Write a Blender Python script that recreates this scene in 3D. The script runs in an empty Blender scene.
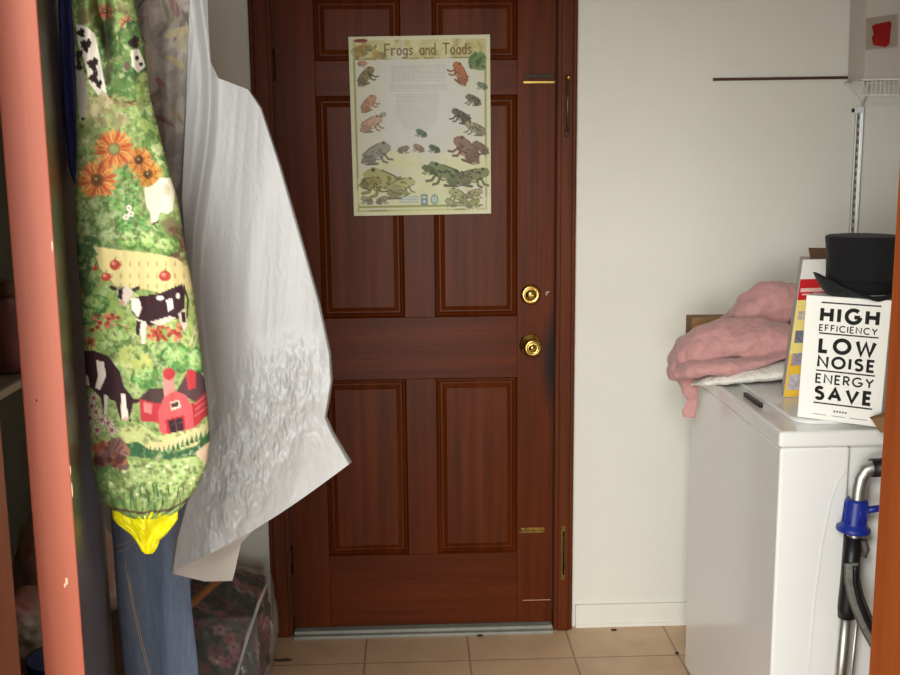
import bpy, bmesh, math, random
import numpy as np
from mathutils import Vector, Matrix, noise
R = random.Random(7)
SC = bpy.context.scene
COL = SC.collection

# ------------------------------------------------------------------ camera
F, PITCH, YAW, ROLL, CD, CH = 1062.06, 0.168225, 0.034678, -0.009756, 3.1615, 1.4751
ff = Vector((math.sin(YAW)*math.cos(PITCH), math.cos(YAW)*math.cos(PITCH), -math.sin(PITCH)))
_r0 = Vector((math.cos(YAW), -math.sin(YAW), 0)); _u0 = _r0.cross(ff)
rr = math.cos(ROLL)*_r0 + math.sin(ROLL)*_u0
uu = -math.sin(ROLL)*_r0 + math.cos(ROLL)*_u0
CC = Vector((0, -CD, CH))
cam = bpy.data.cameras.new('camera'); cam.sensor_width = 36; cam.lens = F/900*36
cam.clip_start = .02
cob = bpy.data.objects.new('camera', cam); COL.objects.link(cob)
cob.matrix_world = Matrix(((rr.x, uu.x, -ff.x, CC.x), (rr.y, uu.y, -ff.y, CC.y), (rr.z, uu.z, -ff.z, CC.z), (0, 0, 0, 1)))
SC.camera = cob

# ------------------------------------------------------------------ light
w = bpy.data.worlds.new('world'); SC.world = w; w.use_nodes = True
w.node_tree.nodes['Background'].inputs[0].default_value = (1.0, .95, .88, 1)
w.node_tree.nodes['Background'].inputs[1].default_value = .5
def area(name, loc, rot, sx, sy, power, col):
    l = bpy.data.lights.new(name, 'AREA'); l.shape = 'RECTANGLE'; l.size = sx; l.size_y = sy
    l.energy = power; l.color = col
    o = bpy.data.objects.new(name, l); COL.objects.link(o); o.location = loc; o.rotation_euler = rot
    return o
area('room_window_light', (-1.0, -6.3, 1.0), (math.radians(90), 0, math.radians(-8)), 4.0, 1.2, 430, (.965, .985, .945))
area('ceiling_lamp_light', (-.5, -4.25, 2.37), (math.radians(36), 0, math.radians(-6)), 1.1, .7, 150, (.965, .965, .885))
SC.view_settings.view_transform = 'Standard'; SC.view_settings.look = 'None'
SC.view_settings.exposure = -0.40; SC.view_settings.gamma = 1; SC.view_settings.use_curve_mapping = False

# ------------------------------------------------------------------ helpers
def ray(x, y): return ff + rr*((x-450)/F) - uu*((y-337.5)/F)
def at(x, y, Y):
    d = ray(x, y); return CC + d*((Y-CC.y)/d.y)
def atZ(x, y, Z):
    d = ray(x, y); return CC + d*((Z-CC.z)/d.z)
def atX(x, y, X):
    d = ray(x, y); return CC + d*((X-CC.x)/d.x)
def lin(c):
    c = np.asarray(c, float)/255.0
    return np.where(c <= .04045, c/12.92, ((c+.055)/1.055)**2.4)
def L4(c): a = lin(c); return (a[0], a[1], a[2], 1)

def tag(o, label=None, cat=None, group=None, kind=None):
    if label: o['label'] = label
    if cat: o['category'] = cat
    if group: o['group'] = group
    if kind: o['kind'] = kind
    return o
def empty(name, loc, label=None, cat=None, group=None, kind=None):
    o = bpy.data.objects.new(name, None); COL.objects.link(o); o.location = loc; o.empty_display_size = .05
    return tag(o, label, cat, group, kind)
def link(name, me, mats, parent=None, smooth=False):
    o = bpy.data.objects.new(name, me); COL.objects.link(o)
    for m in (mats if isinstance(mats, (list, tuple)) else [mats]): me.materials.append(m)
    if parent:
        o.parent = parent; o.matrix_parent_inverse = Matrix.Translation(parent.location).inverted()
        if parent.parent: o.matrix_parent_inverse = Matrix.Identity(4)
    if smooth: me.polygons.foreach_set('use_smooth', [True]*len(me.polygons))
    return o
def bm_obj(name, bm, mats, parent=None, smooth=False):
    me = bpy.data.meshes.new(name); bmesh.ops.recalc_face_normals(bm, faces=bm.faces[:]); bm.to_mesh(me); bm.free()
    return link(name, me, mats, parent, smooth)
def box(bm, x0, x1, y0, y1, z0, z1, bev=0, seg=2, mat=0):
    b = bmesh.new()
    vs = [b.verts.new((x, y, z)) for x in (x0, x1) for y in (y0, y1) for z in (z0, z1)]
    for f in ((0,1,3,2), (4,6,7,5), (0,4,5,1), (2,3,7,6), (0,2,6,4), (1,5,7,3)): b.faces.new([vs[i] for i in f])
    bmesh.ops.recalc_face_normals(b, faces=b.faces[:])
    if bev: bmesh.ops.bevel(b, geom=b.edges[:], offset=bev, segments=seg, affect='EDGES', profile=.5)
    merge(bm, b, mat)
def merge(bm, b, mat=0, M=None):
    if M is not None: b.transform(M)
    base = {}
    for v in b.verts: base[v] = bm.verts.new(v.co)
    for f in b.faces:
        try:
            n = bm.faces.new([base[v] for v in f.verts]); n.material_index = mat or f.material_index; n.smooth = f.smooth
        except ValueError: pass
    b.free()
def boxo(name, x0, x1, y0, y1, z0, z1, m, parent=None, bev=0, seg=2):
    bm = bmesh.new(); box(bm, x0, x1, y0, y1, z0, z1, bev, seg); return bm_obj(name, bm, m, parent)
def hexa(bm, P, bev=0, seg=2, mat=0):
    """8 corners: bottom 4 (ccw), top 4 (ccw)"""
    b = bmesh.new(); v = [b.verts.new(p) for p in P]
    for f in ((3,2,1,0), (4,5,6,7), (0,1,5,4), (1,2,6,5), (2,3,7,6), (3,0,4,7)): b.faces.new([v[i] for i in f])
    bmesh.ops.recalc_face_normals(b, faces=b.faces[:])
    if bev: bmesh.ops.bevel(b, geom=b.edges[:], offset=bev, segments=seg, affect='EDGES', profile=.5)
    merge(bm, b, mat)
def tube(bm, pts, r, n=12, closed=False, cap=True, mat=0):
    pts = [Vector(p) for p in pts]; N = len(pts); rings = []
    rs = r if isinstance(r, (list, tuple)) else [r]*N
    up = None
    for i, p in enumerate(pts):
        if closed: t = (pts[(i+1) % N]-pts[i-1]).normalized()
        else: t = (pts[min(i+1, N-1)]-pts[max(i-1, 0)]).normalized()
        if up is None:
            up = t.orthogonal().normalized()
        else:
            up = (up - t*up.dot(t)).normalized()
        s = t.cross(up)
        rings.append([bm.verts.new(p+(up*math.cos(2*math.pi*k/n)+s*math.sin(2*math.pi*k/n))*rs[i]) for k in range(n)])
    for i in range(N if closed else N-1):
        a, b = rings[i], rings[(i+1) % N]
        for k in range(n):
            f = bm.faces.new((a[k], a[(k+1) % n], b[(k+1) % n], b[k])); f.smooth = True; f.material_index = mat
    if cap and not closed:
        for q in (rings[0], rings[-1]):
            f = bm.faces.new(q); f.material_index = mat
def lathe(bm, prof, M, n=32, mat=0):
    """prof: list of (r, h) about local z, placed by M"""
    rings = []
    for r, h in prof:
        if r < 1e-6: rings.append([bm.verts.new(M @ Vector((0, 0, h)))])
        else: rings.append([bm.verts.new(M @ Vector((r*math.cos(2*math.pi*k/n), r*math.sin(2*math.pi*k/n), h))) for k in range(n)])
    for a, b in zip(rings, rings[1:]):
        for k in range(n):
            k2 = (k+1) % n
            if len(a) == 1 and len(b) == 1: continue
            if len(a) == 1: f = bm.faces.new((a[0], b[k2], b[k]))
            elif len(b) == 1: f = bm.faces.new((a[k], a[k2], b[0]))
            else: f = bm.faces.new((a[k], a[k2], b[k2], b[k]))
            f.smooth = True; f.material_index = mat
def frame_M(o, z, x=None):
    z = Vector(z).normalized(); x = Vector(x) if x is not None else z.orthogonal()
    x = (x - z*x.dot(z)).normalized(); y = z.cross(x)
    return Matrix(((x.x, y.x, z.x, o[0]), (x.y, y.y, z.y, o[1]), (x.z, y.z, z.z, o[2]), (0, 0, 0, 1)))
def grid_mesh(name, V, nu, nv, wrap=False, caps=False):
    """V: (nv,nu,3) array"""
    me = bpy.data.meshes.new(name); V = np.asarray(V, float)
    idx = np.arange(nu*nv).reshape(nv, nu)
    if wrap:
        a = idx[:-1]; b = np.roll(idx, -1, 1)[:-1]; c = np.roll(idx, -1, 1)[1:]; d = idx[1:]
    else:
        a = idx[:-1, :-1]; b = idx[:-1, 1:]; c = idx[1:, 1:]; d = idx[1:, :-1]
    faces = np.stack([a, b, c, d], -1).reshape(-1, 4).tolist()
    if caps: faces += [idx[0].tolist(), idx[-1][::-1].tolist()]
    me.from_pydata(V.reshape(-1, 3).tolist(), [], faces); me.update()
    return me
def vcol(me, C):
    a = me.color_attributes.new('print', 'FLOAT_COLOR', 'POINT')
    A = np.ones((len(me.vertices), 4), np.float32); A[:, :3] = C.reshape(-1, 3)
    a.data.foreach_set('color', A.ravel())
def interp(rows, y, k):
    return np.interp(y, [r[0] for r in rows], [r[k] for r in rows])
def nz(x, y, z, o=3):
    return noise.fractal(Vector((x, y, z)), 1.0, 2.0, o)

# ------------------------------------------------------------------ materials
def mat(name, col, rough=.5, metal=0, spec=.5, coat=0, alpha=1, trans=0, sheen=0, bump=0, bscale=40, var=0, vscale=6, stretch=(1,1,1), col2=None, crough=.1):
    m = bpy.data.materials.new(name); m.use_nodes = True; nt = m.node_tree; p = nt.nodes['Principled BSDF']
    p.inputs['Base Color'].default_value = L4(col); p.inputs['Roughness'].default_value = rough
    p.inputs['Metallic'].default_value = metal; p.inputs['Specular IOR Level'].default_value = spec
    p.inputs['Coat Weight'].default_value = coat; p.inputs['Coat Roughness'].default_value = crough
    p.inputs['Alpha'].default_value = alpha; p.inputs['Transmission Weight'].default_value = trans
    p.inputs['Sheen Weight'].default_value = sheen
    if var or bump or col2:
        tc = nt.nodes.new('ShaderNodeTexCoord'); mp = nt.nodes.new('ShaderNodeMapping'); mp.inputs['Scale'].default_value = stretch
        nt.links.new(tc.outputs['Object'], mp.inputs[0])
    if var or col2:
        n = nt.nodes.new('ShaderNodeTexNoise'); n.inputs['Scale'].default_value = vscale; n.inputs['Detail'].default_value = 6
        n.inputs['Roughness'].default_value = .6
        nt.links.new(mp.outputs[0], n.inputs['Vector'])
        cr = nt.nodes.new('ShaderNodeValToRGB'); cr.color_ramp.elements[0].position = .3; cr.color_ramp.elements[1].position = .7
        c = np.array(col, float); d = np.array(col2, float) if col2 else c*(1-var)
        cr.color_ramp.elements[0].color = L4(d); cr.color_ramp.elements[1].color = L4(col)
        nt.links.new(n.outputs['Fac'], cr.inputs[0]); nt.links.new(cr.outputs[0], p.inputs['Base Color'])
    if bump:
        n2 = nt.nodes.new('ShaderNodeTexNoise'); n2.inputs['Scale'].default_value = bscale; n2.inputs['Detail'].default_value = 4
        nt.links.new(mp.outputs[0], n2.inputs['Vector'])
        b = nt.nodes.new('ShaderNodeBump'); b.inputs['Strength'].default_value = bump; b.inputs['Distance'].default_value = .01
        nt.links.new(n2.outputs['Fac'], b.inputs['Height']); nt.links.new(b.outputs[0], p.inputs['Normal'])
    return m
def mat_vcol(name, rough=.8, spec=.2, bump=0, bscale=300, coat=0):
    m = mat(name, (200, 200, 200), rough, spec=spec, bump=bump, bscale=bscale, coat=coat); nt = m.node_tree
    a = nt.nodes.new('ShaderNodeVertexColor'); a.layer_name = 'print'
    nt.links.new(a.outputs[0], nt.nodes['Principled BSDF'].inputs['Base Color'])
    return m
def film(name, col, alpha, transl=.4, rough=.25, bump=0):
    """thin plastic film: part clear, part milky translucent, glossy"""
    m = bpy.data.materials.new(name); m.use_nodes = True; nt = m.node_tree; nt.nodes.clear()
    out = nt.nodes.new('ShaderNodeOutputMaterial'); p = nt.nodes.new('ShaderNodeBsdfPrincipled')
    p.inputs['Base Color'].default_value = L4(col); p.inputs['Roughness'].default_value = rough
    t = nt.nodes.new('ShaderNodeBsdfTranslucent'); t.inputs[0].default_value = L4(col)
    mx = nt.nodes.new('ShaderNodeMixShader'); mx.inputs[0].default_value = transl
    nt.links.new(p.outputs[0], mx.inputs[1]); nt.links.new(t.outputs[0], mx.inputs[2])
    tr = nt.nodes.new('ShaderNodeBsdfTransparent'); m2 = nt.nodes.new('ShaderNodeMixShader'); m2.inputs[0].default_value = alpha
    nt.links.new(tr.outputs[0], m2.inputs[1]); nt.links.new(mx.outputs[0], m2.inputs[2]); nt.links.new(m2.outputs[0], out.inputs[0])
    return m
def wood(name, c1, c2, axis='z', rough=.35, coat=.3, scale=1.0, stain=None, spec=.4):
    st = {'x': (1.2, 26, 26), 'y': (26, 1.2, 26), 'z': (26, 26, 1.2)}[axis]
    m = mat(name, c1, rough, coat=coat, var=.2, vscale=1.6*scale, stretch=st, col2=c2, bump=.05, bscale=3, spec=spec, crough=.25)
    return m
M = {}
M['wall'] = mat('wall_paint', (226, 223, 214), .65, spec=.25, bump=.12, bscale=60, var=.02, vscale=3)
M['white_trim'] = mat('white_trim_paint', (232, 229, 220), .45, var=.03, vscale=8)
M['wall_dim'] = mat('shaded_grey_green_wall', (104, 106, 96), .8, var=.05, vscale=4)  # left wall: shade behind the open door is put into this colour
M['ceil'] = mat('ceiling_paint', (226, 222, 214), .8, bump=.3, bscale=90)
DW1, DW2 = (97, 41, 12), (71, 28, 5)
M['door_v'] = wood('door_wood_upright', DW1, DW2, 'z', .38, 0, spec=.12)
M['door_h'] = wood('door_wood_cross', DW1, DW2, 'x', .38, 0, spec=.12)
M['door_p'] = wood('door_wood_panel', (99, 43, 13), (72, 29, 5), 'z', .38, 0, spec=.12)
M['casing'] = wood('casing_wood', (100, 46, 18), (74, 31, 10), 'z', .4, .0, spec=.15)
M['jamb'] = wood('orange_brown_wood', (140, 70, 28), (118, 54, 19), 'z', .45, 0, spec=.3)
M['sheen_edge'] = wood('pink_sheen_wood', (187, 103, 80), (170, 89, 68), 'z', .45, 0, spec=.3)  # near door's edge: its bright pinkish sheen is put into the colour
M['darkwood'] = wood('dark_glossy_wood', (86, 64, 44), (62, 44, 30), 'z', .3, .2)
M['brass'] = mat('brass', (212, 176, 98), .25, 1)
M['brassdull'] = mat('aged_brass', (150, 118, 62), .4, 1, var=.4, vscale=60)
M['darkmetal'] = mat('dark_bronze_metal', (46, 34, 24), .4, .8)
M['alu'] = mat('aluminium', (206, 206, 204), .42, 1)
M['threshold'] = mat('threshold_metal', (150, 149, 141), .65, 0, var=.12, vscale=30)
M['enamel'] = mat('white_enamel', (244, 244, 243), .25, coat=.4)
M['enamel2'] = mat('white_plastic', (228, 230, 234), .35)
M['black'] = mat('black_plastic', (20, 20, 22), .4)
M['ink'] = mat('black_ink', (28, 28, 28), .6)
M['card'] = mat('white_card', (250, 249, 244), .55, spec=.3)
M['kraft'] = mat('brown_cardboard', (150, 112, 72), .8, var=.12, vscale=25)
M['felt'] = mat('black_felt', (32, 32, 34), .9, spec=.12, sheen=.08, bump=.15, bscale=220)
M['yellowfilm'] = film('yellow_plastic_film', (255, 246, 30), .98, .30, .35)
M['pink'] = mat('pink_knit', (200, 149, 147), .95, spec=.1, sheen=.3, bump=.35, bscale=160, var=.08, vscale=40)
M['towel'] = mat('white_terry', (232, 228, 220), .95, spec=.1, bump=.6, bscale=180)
M['denim'] = mat('dark_blue_denim', (116, 130, 156), .9, spec=.15, bump=.2, bscale=500, col2=(98, 112, 136), vscale=30, stretch=(6, 6, 1))
M['stitch'] = mat('pale_thread', (176, 160, 140), .8)
M['navy'] = mat('navy_cloth', (46, 48, 104), .75, bump=.15, bscale=200, col2=(36, 36, 82), vscale=14)
M['blue'] = mat('blue_plastic', (24, 46, 150), .4)
M['red'] = mat('red_plastic', (190, 30, 30), .45)
M['bagfilm'] = film('milky_plastic_film', (179, 179, 181), .955, .34, .36)
M['bagfilm_back'] = film('beige_plastic_film', (190, 182, 174), .95, .35, .35)
M['clearfilm'] = film('clear_plastic_film', (228, 225, 221), .20, .2, .12)
M['milky'] = film('frosted_bin_plastic', (236, 230, 222), .84, .4, .3)

# ------------------------------------------------------------------ the room shell
def S(o): o['kind'] = 'structure'; return o
# tiled floor: procedural square tiles
fm = bpy.data.materials.new('beige_floor_tile'); fm.use_nodes = True; nt = fm.node_tree; p = nt.nodes['Principled BSDF']
tc = nt.nodes.new('ShaderNodeTexCoord'); mp = nt.nodes.new('ShaderNodeMapping')
mp.inputs['Location'].default_value = (-.152, .214, 0)
br = nt.nodes.new('ShaderNodeTexBrick'); br.offset = 0; br.squash = 1
br.inputs['Scale'].default_value = 1; br.inputs['Brick Width'].default_value = .3125; br.inputs['Row Height'].default_value = .3125
br.inputs['Mortar Size'].default_value = .0035; br.inputs['Mortar Smooth'].default_value = .3; br.inputs['Bias'].default_value = 0
br.inputs['Color1'].default_value = L4((214, 182, 150)); br.inputs['Color2'].default_value = L4((206, 174, 143)); br.inputs['Mortar'].default_value = L4((166, 140, 113))
nz1 = nt.nodes.new('ShaderNodeTexNoise'); nz1.inputs['Scale'].default_value = 9; nz1.inputs['Detail'].default_value = 7
mxn = nt.nodes.new('ShaderNodeMix'); mxn.data_type = 'RGBA'; mxn.blend_type = 'MULTIPLY'; mxn.inputs[0].default_value = .5
crn = nt.nodes.new('ShaderNodeValToRGB'); crn.color_ramp.elements[0].position = .3; crn.color_ramp.elements[1].position = .7
crn.color_ramp.elements[0].color = (.68, .61, .54, 1); crn.color_ramp.elements[1].color = (1, 1, 1, 1)
bp = nt.nodes.new('ShaderNodeBump'); bp.inputs['Strength'].default_value = .4; bp.inputs['Distance'].default_value = .003; bp.invert = True
for a, b in ((tc.outputs['Object'], mp.inputs[0]), (mp.outputs[0], br.inputs['Vector']), (tc.outputs['Object'], nz1.inputs['Vector']),
             (nz1.outputs['Fac'], crn.inputs[0]), (br.outputs['Color'], mxn.inputs[6]), (crn.outputs[0], mxn.inputs[7]),
             (mxn.outputs[2], p.inputs['Base Color']), (br.outputs['Fac'], bp.inputs['Height']), (bp.outputs[0], p.inputs['Normal'])): nt.links.new(a, b)
p.inputs['Roughness'].default_value = .5
S(boxo('floor', -3.0, 3.0, -7.5, .12, -.1, 0, fm))

XL, XR, CZ = -1.15, 1.62, 2.44          # side walls, ceiling
YP = -2.30                                # inner face of the partition with the near doorway
dx0, dx1, dz1 = -.405+.018, .405+.018, 2.035
# back wall with the opening for the door
bm = bmesh.new()
box(bm, XL-.1, dx0-.035, 0, .12, 0, CZ); box(bm, dx1+.035, XR+.1, 0, .12, 0, CZ); box(bm, dx0-.035, dx1+.035, 0, .12, dz1+.035, CZ)
S(bm_obj('wall_back', bm, M['wall']))
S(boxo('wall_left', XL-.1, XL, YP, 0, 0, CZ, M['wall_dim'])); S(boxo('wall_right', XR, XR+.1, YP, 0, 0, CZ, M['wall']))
S(boxo('ceiling', XL-.1, XR+.1, YP-.12, .12, CZ, CZ+.1, M['ceil']))
# near partition the photo is taken through
jl, jr = at(21, 675, YP).x, at(869, 675, YP).x
bm = bmesh.new()
box(bm, XL-.1, jl-.03, YP-.12, YP, 0, CZ); box(bm, jr+.03, XR+.1, YP-.12, YP, 0, CZ); box(bm, jl-.03, jr+.03, YP-.12, YP, 2.07, CZ)
S(bm_obj('wall_front', bm, M['wall']))
for nm, a, b in (('trim_1', jl-.075, jl), ('trim_2', jr, jr+.075)):
    bm = bmesh.new()
    if nm == 'trim_1': box(bm, jl-.03, jl, YP-.12, YP+.002, 0, 2.05, .002)
    else: box(bm, jr, jr+.03, YP-.12, YP+.002, 0, 2.05, .002)
    box(bm, a, b, YP-.138, YP-.1201, 0, 2.13, .003)
    S(bm_obj(nm, bm, M['jamb']))
bm = bmesh.new(); box(bm, jl, jr, YP-.12, YP, 2.05, 2.07); box(bm, jl, jr, YP-.138, YP-.1201, 2.05, 2.13, .003)
S(bm_obj('trim_3', bm, M['jamb']))
# scuffs on the near right jamb
# baseboards
for nm, a, b in (('baseboard_back_right', dx1+.075, 1.62), ('baseboard_back_left', XL, dx0-.075)):
    bm = bmesh.new(); box(bm, a, b, -.012, 0, 0, .075, .002); box(bm, a, b, -.016, -.0121, 0, .012, .002)
    S(bm_obj(nm, bm, M['white_trim']))

# ---- the brown six-panel door
d1 = empty('door_1', (.018, .02, 0)); S(d1)
cx = .018
xs = [dx0, -.272, -.025, .066, .312, dx1]
zs = [.024, .257, .814, 1.003, 1.652, 1.751, 1.925, dz1]
Y0, Y1 = -.012, .028
bvl = .002
def board(name, x0, x1, z0, z1, m): return boxo(name, x0, x1, Y0, Y1, z0, z1, m, d1, .0012, 1)
# stain on the right-hand stile (grime by the knob)
sm = M['door_v'].copy(); sm.name = 'door_wood_grimy_stile'; nt = sm.node_tree; p = nt.nodes['Principled BSDF']
src = p.inputs['Base Color'].links[0].from_socket
tc = nt.nodes.new('ShaderNodeTexCoord'); mp = nt.nodes.new('ShaderNodeMapping'); mp.vector_type = 'POINT'
mp.inputs['Location'].default_value = (-dx1*22, 0, -.86*5.2); mp.inputs['Scale'].default_value = (22, 0, 5.2)
gr = nt.nodes.new('ShaderNodeTexGradient'); gr.gradient_type = 'SPHERICAL'
mx = nt.nodes.new('ShaderNodeMix'); mx.data_type = 'RGBA'; mx.inputs[7].default_value = L4((34, 24, 20))
ml = nt.nodes.new('ShaderNodeMath'); ml.operation = 'MULTIPLY'; ml.inputs[1].default_value = 1.5; ml.use_clamp = True
for a, b in ((tc.outputs['Object'], mp.inputs[0]), (mp.outputs[0], gr.inputs[0]), (gr.outputs['Fac'], ml.inputs[0]), (ml.outputs[0], mx.inputs[0]), (src, mx.inputs[6]), (mx.outputs[2], p.inputs['Base Color'])): nt.links.new(a, b)
board('stile', xs[0], xs[1], zs[0], zs[7], M['door_v']); board('stile', xs[4], xs[5], zs[0], zs[7], sm)
for a, b in ((zs[0], zs[1]), (zs[2], zs[3]), (zs[4], zs[5]), (zs[6], zs[7])): board('rail', xs[1], xs[4], a, b, M['door_h'])
for a, b in ((zs[1], zs[2]), (zs[3], zs[4]), (zs[5], zs[6])): board('mullion', xs[2], xs[3], a, b, M['door_v'])
def panel(x0, x1, z0, z1):
    """raised and fielded panel inside a moulded recess"""
    bm = bmesh.new()
    prof = [(0, Y0+.0005), (.004, Y0+.010), (.010, Y0+.007), (.014, Y0+.0135), (.018, Y0+.0135), (.030, Y0+.006), (.031, Y0+.004)]
    rings = []
    for d, y in prof:
        rings.append([bm.verts.new(v) for v in ((x0+d, y, z0+d), (x1-d, y, z0+d), (x1-d, y, z1-d), (x0+d, y, z1-d))])
    for a, b in zip(rings, rings[1:]):
        for k in range(4): bm.faces.new((a[k], a[(k+1) % 4], b[(k+1) % 4], b[k]))
    bm.faces.new(rings[-1])
    back = [bm.verts.new((v.co.x, Y1, v.co.z)) for v in rings[0]]
    for k in range(4): bm.faces.new((rings[0][k], back[k], back[(k+1) % 4], rings[0][(k+1) % 4]))
    bm.faces.new(back)
    return bm_obj('panel', bm, M['door_p'], d1)
for a, b in ((zs[1], zs[2]), (zs[3], zs[4]), (zs[5], zs[6])):
    panel(xs[1], xs[2], a, b); panel(xs[3], xs[4], a, b)
# hardware
def yM(x, z, y): return frame_M((x, y, z), (0, -1, 0), (1, 0, 0))
bm = bmesh.new()
lathe(bm, [(0, -.0), (.034, 0), (.034, .003), (.030, .007), (.016, .010), (.0125, .016), (.0125, .028), (.021, .034), (.0265, .043), (.0275, .052), (.025, .060), (.019, .0645), (.0175, .0635), (.0165, .062), (.010, .0625), (.0095, .0645), (0, .0645)], yM(.352, .914, Y0), 40)
kn = bm_obj('door_knob', bm, M['brass'], d1, True)
bm = bmesh.new(); box(bm, .3508, .3532, Y0-.0655, Y0-.0646, .909, .919); bm_obj('keyhole', bm, M['darkmetal'], kn)
bm = bmesh.new()
lathe(bm, [(0, 0), (.031, 0), (.031, .004), (.027, .011), (.020, .013), (.0185, .0115), (.0165, .0115), (.016, .0145), (0, .0145)], yM(.352, 1.067, Y0), 40)
db = bm_obj('deadbolt', bm, M['brass'], d1, True)
bm = bmesh.new(); box(bm, .344, .360, Y0-.022, Y0-.0144, 1.0645, 1.0695, .001); bm_obj('thumb_turn', bm, M['brass'], db)
# brass strips of the former door guard, dark slot above
bm = bmesh.new(); box(bm, .329, .421, Y0-.004, Y0, 1.683, 1.690, .001); bm_obj('brass_strip', bm, M['brass'], d1)
bm = bmesh.new(); box(bm, .331, .421, Y0-.003, Y0, 1.697, 1.711, .001); bm_obj('latch_plate', bm, M['darkmetal'], d1)
bm = bmesh.new(); box(bm, .318, .401, Y0-.004, Y0, .319, .325, .001); box(bm, .324, .398, Y0-.0025, Y0, .326, .336, .001); bm_obj('brass_strip', bm, M['brassdull'], d1)
bm = bmesh.new(); box(bm, .330, .418, Y0-.0006, Y0, .0955, .098); bm_obj('scratch', bm, mat('raw_scratched_wood', (176, 140, 108), .8), d1)
bm = bmesh.new(); box(bm, .398, .402, Y0-.0006, Y0, 1.064, 1.074); box(bm, .401, .408, Y0-.0006, Y0, 1.072, 1.0755); bm_obj('scratch', bm, mat('pale_scratch', (186, 172, 160), .8), d1)
for z in (1.74, 1.0, .25):
    bm = bmesh.new(); tube(bm, [(dx0-.003, -.016, z-.045), (dx0-.003, -.016, z+.045)], .006, 12)
    box(bm, dx0-.022, dx0-.004, -.0145, -.0121, z-.045, z+.045); bm_obj('hinge', bm, M['darkmetal'], d1)
# frame round the door
bm = bmesh.new()
cl0, cl1, cr0, cr1 = -.455, dx0-.003, dx1+.003, .485
for a, b in ((cl0, cl1), (cr0, cr1)):
    box(bm, a, b, -.026, 0, 0, 2.11, .004)
    box(bm, a+.012, b-.012, -.030, -.0262, 0, 2.10, .003)
box(bm, dx0-.035, cl1, 0, .12, 0, dz1+.03); box(bm, cr0, dx1+.035, 0, .12, 0, dz1+.03)
box(bm, cl1, cr0, -.026, .12, dz1+.003, 2.11, .003)
S(bm_obj('trim_4', bm, M['casing']))
# strike and bolt keeper on the right casing
kp = empty('bolt_keeper', (.455, -.03, 1.60), 'narrow aged brass bolt keeper screwed upright to the right door casing near the top', 'latch')
bm = bmesh.new(); box(bm, .447, .461, -.034, -.0302, 1.53, 1.706, .001); bm_obj('plate', bm, M['darkmetal'], kp)
bm = bmesh.new(); tube(bm, [(.455, -.039, 1.545), (.455, -.039, 1.70)], .0035, 10); bm_obj('bolt_rod', bm, M['brassdull'], kp)
bm = bmesh.new(); lathe(bm, [(0, 0), (.006, 0), (.007, .004), (.004, .009), (0, .01)], yM(.455, 1.697, -.0385), 16); bm_obj('bolt_tip', bm, M['brass'], kp)
kp = empty('floor_bolt_keeper', (.455, -.03, .25), 'narrow dark bolt keeper low on the right door casing near the floor', 'latch')
bm = bmesh.new(); box(bm, .447, .461, -.034, -.0302, .17, .345, .001); bm_obj('plate', bm, M['brassdull'], kp)
bm = bmesh.new(); tube(bm, [(.455, -.037, .19), (.455, -.037, .33)], .003, 10); bm_obj('bolt_rod', bm, M['darkmetal'], kp)
# threshold
bm = bmesh.new(); box(bm, dx0, dx1, -.034, .05, 0, .020, .003); box(bm, dx0, dx1, -.052, -.0342, 0, .011, .003)
S(bm_obj('trim_5', bm, M['threshold']))

# ---- near inner door standing open, seen on its edge (hung things hang on its face)
fr = at(58, 300, -CD+1.0); bk = at(90, 300, -CD+1.66)
ed = Vector((bk.x-fr.x, bk.y-fr.y, 0)); LEN = ed.length; ed.normalize(); nr = Vector((ed.y, -ed.x, 0))   # nr points right, away from the leaf
A = Vector((fr.x, fr.y, 0)); T = .0375
def leafpt(s, d, z): return A + ed*s - nr*d + Vector((0, 0, z))
d2 = empty('door_2', leafpt(LEN/2, T/2, 0)); S(d2)
bm = bmesh.new(); P = []
for z in (.02, 2.03):
    P += [leafpt(.003, .0, z), leafpt(LEN, .0, z), leafpt(LEN, T, z), leafpt(.003, T, z)]
hexa(bm, P, .0015); bm_obj('door_leaf', bm, M['darkwood'], d2)
bm = bmesh.new(); P = []
for z in (.02, 2.03):
    P += [leafpt(0, .0, z), leafpt(.0029, .0, z), leafpt(.0029, T, z), leafpt(0, T, z)]
hexa(bm, P, .0012); bm_obj('edge_strip', bm, M['sheen_edge'], d2)
# worn chips on the edge
chip = mat('chipped_pale_wood', (232, 200, 172), .8)
def chipo(x, y, r, rz, m=chip):
    c = at(x, y, fr.y); c.y = fr.y-nr.y*(fr.x-c.x)/nr.x-.0002; bm = bmesh.new(); n = 9
    vs = [bm.verts.new(c + Vector((r*math.cos(a)*.5*(1+.3*R.random()), -.0002, rz*math.sin(a)*(1+.3*R.random())))) for a in [2*math.pi*k/n for k in range(n)]]
    q = bmesh.ops.extrude_face_region(bm, geom=[bm.faces.new(vs)])
    bmesh.ops.translate(bm, verts=[v for v in q['geom'] if isinstance(v, bmesh.types.BMVert)], vec=(0, .0006, 0))
    bm_obj('chip', bm, m, d2)
chipo(67.5, 580, .0028, .0035); chipo(52.4, 246, .0014, .005); chipo(72.2, 490, .0009, .007); chipo(66, 584, .0018, .002); chipo(70.5, 470, .0008, .004); chipo(39, 399, .0012, .0012, M['darkmetal'])
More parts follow.
